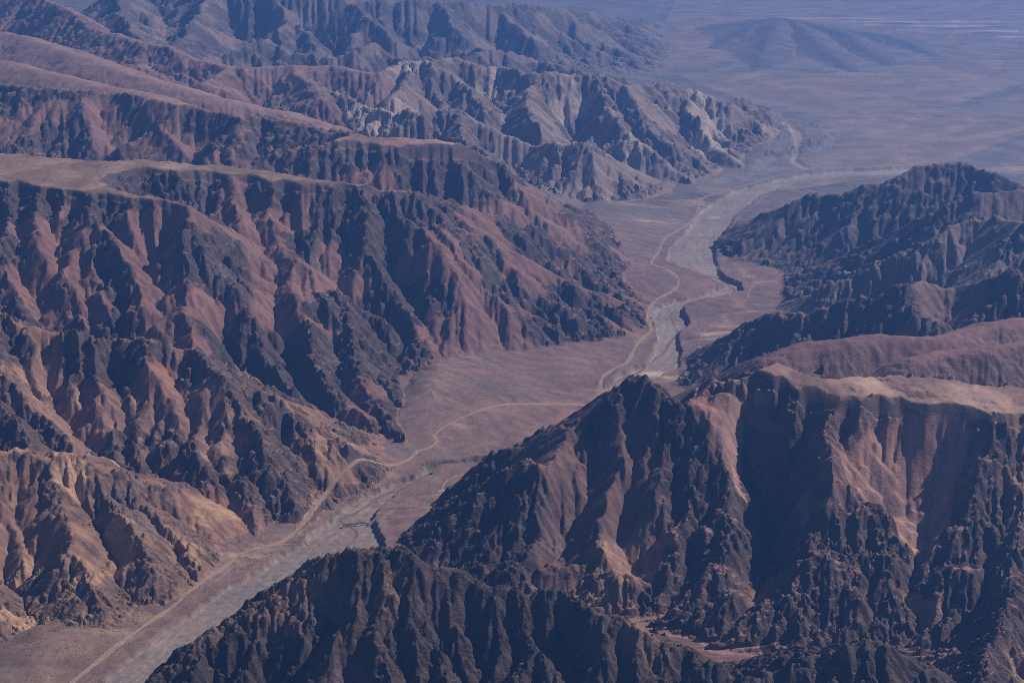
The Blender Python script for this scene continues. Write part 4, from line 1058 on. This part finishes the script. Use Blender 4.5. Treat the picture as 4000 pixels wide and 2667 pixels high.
# lorries on the main road
def road_at(p):
    i = int(np.argmin(np.hypot(ROAD3[:, 0] - p[0], ROAD3[:, 1] - p[1])))
    i = min(max(i, 1), len(ROAD3) - 2)
    d = ROAD3[i + 1] - ROAD3[i - 1]
    return ROAD3[i], math.atan2(d[1], d[0])
def make_truck():
    t = empty('truck', (0, 0, 0))
    Geo().box(-9, 4.2, -1.3, 1.3, 1.2, 4.1).build('trailer', WHITE, t)
    Geo().box(4.7, 7.4, -1.25, 1.25, .8, 3.5, .12).build('cab', GREYP, t)
    Geo().box(7.25, 7.42, -1.1, 1.1, 2.0, 3.1).build('windscreen', GLASS, t)
    Geo().box(-9, 7.2, -.9, .9, .75, 1.15).build('chassis', DARK, t)
    for x in (-7.8, -6.5, 3.0, 6.2):
        for sy in (-1, 1): Geo().wheel(x, sy * 1.12, .52, .52, .35).build('wheel', DARK, t)
    return t
def copy_tree(o):
    c = o.copy(); coll.objects.link(c)
    for ch in list(o.children):
        d = ch.copy(); d.parent = c; coll.objects.link(d)
    return c
TL = ['white lorry on the road just above the bridge flat, beside the cliff shadow', 'white lorry on the road at the foot of the ochre mountain gully', 'white lorry on the straight road midway along the ochre mountain',
      'white lorry nearest the viewer on the road at the bottom left', 'white lorry leading on the road across the wide slope behind the dark peak', 'white lorry following behind on the road across the wide slope', 'white lorry far up the valley where the road bends away']
tr0 = make_truck()
for i, p in enumerate(TRUCKS):
    o = tr0 if i == 0 else copy_tree(tr0)
    q, a = road_at(p)
    o.location = (q[0] + 3 * math.sin(a), q[1] - 3 * math.cos(a), q[2] + 2.5); o.rotation_euler = (0, 0, a + (math.pi if i % 2 else 0))
    tag(o, TL[i], 'truck', 'lorries on the valley road')

# pale roadside walls
BL = ['pale roadside barrier where the road climbs past the eroded cliff', 'pale concrete wall at the tight road bend under the rock spur', 'pale roadside barrier just below the tight bend', 'pale long roadside barrier on the slope before the bend', 'pale roadside barrier on the road above the bridge']
for i, (pa, pb) in enumerate(BARRIERS):
    ia = int(np.argmin(np.hypot(ROAD3[:, 0] - pa[0], ROAD3[:, 1] - pa[1]))); ib = int(np.argmin(np.hypot(ROAD3[:, 0] - pb[0], ROAD3[:, 1] - pb[1])))
    ia, ib = min(ia, ib), max(ia, ib)
    ib = max(ib, ia + 2)
    P = ROAD3[ia:ib + 1]
    T = np.gradient(P[:, :2], axis=0); T /= np.linalg.norm(T, axis=1)[:, None]
    N_ = np.column_stack((T[:, 1], -T[:, 0]))
    hgt = 9 if i == 1 else 4.5
    V = []; Fc = []
    for k in range(len(P)):
        for off, zz in ((13, -4), (13, hgt), (15.5, hgt), (15.5, -12)):
            V.append((P[k, 0] + N_[k, 0] * off, P[k, 1] + N_[k, 1] * off, P[k, 2] + zz))
    for k in range(len(P) - 1):
        for e in range(4):
            f = (e + 1) % 4
            Fc.append((4 * k + e, 4 * k + f, 4 * k + 4 + f, 4 * k + 4 + e))
    Fc += [(0, 1, 2, 3), tuple(4 * (len(P) - 1) + e for e in (3, 2, 1, 0))]
    V = np.array(V); c0 = V.mean(0); c0[2] = V[:, 2].min()
    o = mesh_obj('roadside_wall', V - c0, Fc, CONC, loc=tuple(c0))
    tag(o, BL[i], 'wall', 'pale walls along the road')

# small roadside buildings
SL = ['small white shed with a low pitched roof beside the road near the bridge', 'low white building at the quarry yard up the valley, the right one', 'low white building at the quarry yard up the valley, the left one']
for i, p in enumerate(SHEDS):
    z = float(sample([p[0]], [p[1]], Hh)[0])
    sc_ = 1.0 if i == 0 else 1.6
    b = tag(empty('shed', (p[0], p[1], z - .5), .5 + i), SL[i], 'shed', 'white sheds in the valley')
    b.scale = (sc_,) * 3
    Geo().box(-9, 9, -5, 5, 0, 4.2).build('wall', WHITE, b)
    g = Geo(); g.V = [(-9.6, -5.6, 4.2), (9.6, -5.6, 4.2), (9.6, 5.6, 4.2), (-9.6, 5.6, 4.2), (-9.6, 0, 6.4), (9.6, 0, 6.4)]
    g.F = [(0, 1, 5, 4), (2, 3, 4, 5), (1, 2, 5), (3, 0, 4), (0, 3, 2, 1)]
    g.build('roof', GREYP, b)
    Geo().box(-1.5, 1.5, -5.15, -5.02, 0, 3.2).build('door', DARK, b)
    for x in (-6, 5): Geo().box(x - 1, x + 1, -5.15, -5.02, 1.5, 3).build('window', GLASS, b)

# desert scrub, far too many bushes to count
SHRUB = plain_material('dry_scrub', (.060, .060, .040), .3, .05)
def scrub(name, cx_, cy_, rx, ry, n, size, seed, label):
    r = np.random.default_rng(seed)
    px = cx_ + rx * r.normal(size=n * 3); py = cy_ + ry * r.normal(size=n * 3)
    keep = (np.abs(px) < .41 * py + 900) & (py > 8200)
    px, py = px[keep], py[keep]
    dens = perlin(px, py, 260, 181) + .5 * perlin(px, py, 80, 182)
    k = dens > .05 * r.normal(size=px.size)
    px, py = px[k][:n], py[k][:n]
    hz_ = sample(px, py, Hh)
    ok = (sample(px, py, slope) < .62) & (sample(px, py, BEDM.astype(float)) < .3)
    px, py, hz_ = px[ok], py[ok], hz_[ok]
    s = size * (.6 + .9 * r.random(px.size))
    o6 = np.array([(1, 0, .35), (-1, 0, .3), (0, 1, .3), (0, -1, .35), (0, 0, .95), (.6, .6, .6), (-.6, .5, .65), (.1, -.7, .7)])
    f6 = np.array([(0, 5, 3), (3, 7, 0), (0, 4, 5), (0, 7, 4), (5, 2, 0), (5, 4, 2), (2, 4, 6), (2, 6, 1), (6, 4, 1), (1, 4, 7), (1, 7, 3)])
    th = r.random(px.size) * 6.28
    c, sn = np.cos(th), np.sin(th)
    V = np.stack((px[:, None] + s[:, None] * (o6[:, 0] * c[:, None] - o6[:, 1] * sn[:, None]), py[:, None] + s[:, None] * (o6[:, 0] * sn[:, None] + o6[:, 1] * c[:, None]), hz_[:, None] + s[:, None] * (o6[:, 2] - .25)), -1).reshape(-1, 3)
    Fc = (f6[None] + (np.arange(px.size) * 8)[:, None, None]).reshape(-1, 3)
    me = bpy.data.meshes.new(name)
    me.vertices.add(len(V)); me.vertices.foreach_set('co', V.astype(np.float32).ravel())
    me.loops.add(Fc.size); me.loops.foreach_set('vertex_index', Fc.astype(np.int32).ravel())
    me.polygons.add(len(Fc)); me.polygons.foreach_set('loop_start', np.arange(0, Fc.size, 3, dtype=np.int32))
    me.update(calc_edges=True); me.materials.append(SHRUB)
    o = bpy.data.objects.new(name, me); o['kind'] = 'stuff'; o['label'] = label; o['category'] = 'scrub'
    coll.objects.link(o)
scrub('scrub', -3600, 10500, 700, 500, 5000, 3.3, 3, 'dark dots of dry scrub on the sandy fan at the bottom left')
scrub('scrub', -2600, 11700, 900, 500, 2500, 3.6, 4, 'sparse dry scrub on the slopes above the road')
scrub('scrub', GREEN[0][0], GREEN[0][1], 60, 60, 220, 4.5, 5, 'green riverside bushes in the narrows of the river')


# ------------------------------------------------------------------ the air
hm = bpy.data.materials.new('haze_air'); hm.use_nodes = True
nt = hm.node_tree
for n in list(nt.nodes):
    if n.type != 'OUTPUT_MATERIAL': nt.nodes.remove(n)
pv = nt.nodes.new('ShaderNodeVolumePrincipled')
pv.inputs['Color'].default_value = HAZE_COLOR + (1,)
pv.inputs['Density'].default_value = HAZE_DENSITY
pv.inputs['Anisotropy'].default_value = 0.35
nt.links.new(pv.outputs[0], [n for n in nt.nodes if n.type == 'OUTPUT_MATERIAL'][0].inputs['Volume'])
zl = float(Hh.min()) - 1.0; zh = max(6010.0, float(Hh.max()) + 5)
x0, x1, y0, y1 = -27500, 27500, -400, 63000
me = bpy.data.meshes.new('haze')
vv = [(x, y, z) for z in (zl, zh) for y in (y0, y1) for x in (x0, x1)]
me.from_pydata(vv, [], [(0, 2, 3, 1), (4, 5, 7, 6), (0, 1, 5, 4), (2, 6, 7, 3), (0, 4, 6, 2), (1, 3, 7, 5)])
me.materials.append(hm)
hz = bpy.data.objects.new('haze', me)
hz['kind'] = 'stuff'; hz['label'] = 'thin blue haze filling the air over the whole valley'; hz['category'] = 'haze'
coll.objects.link(hz)
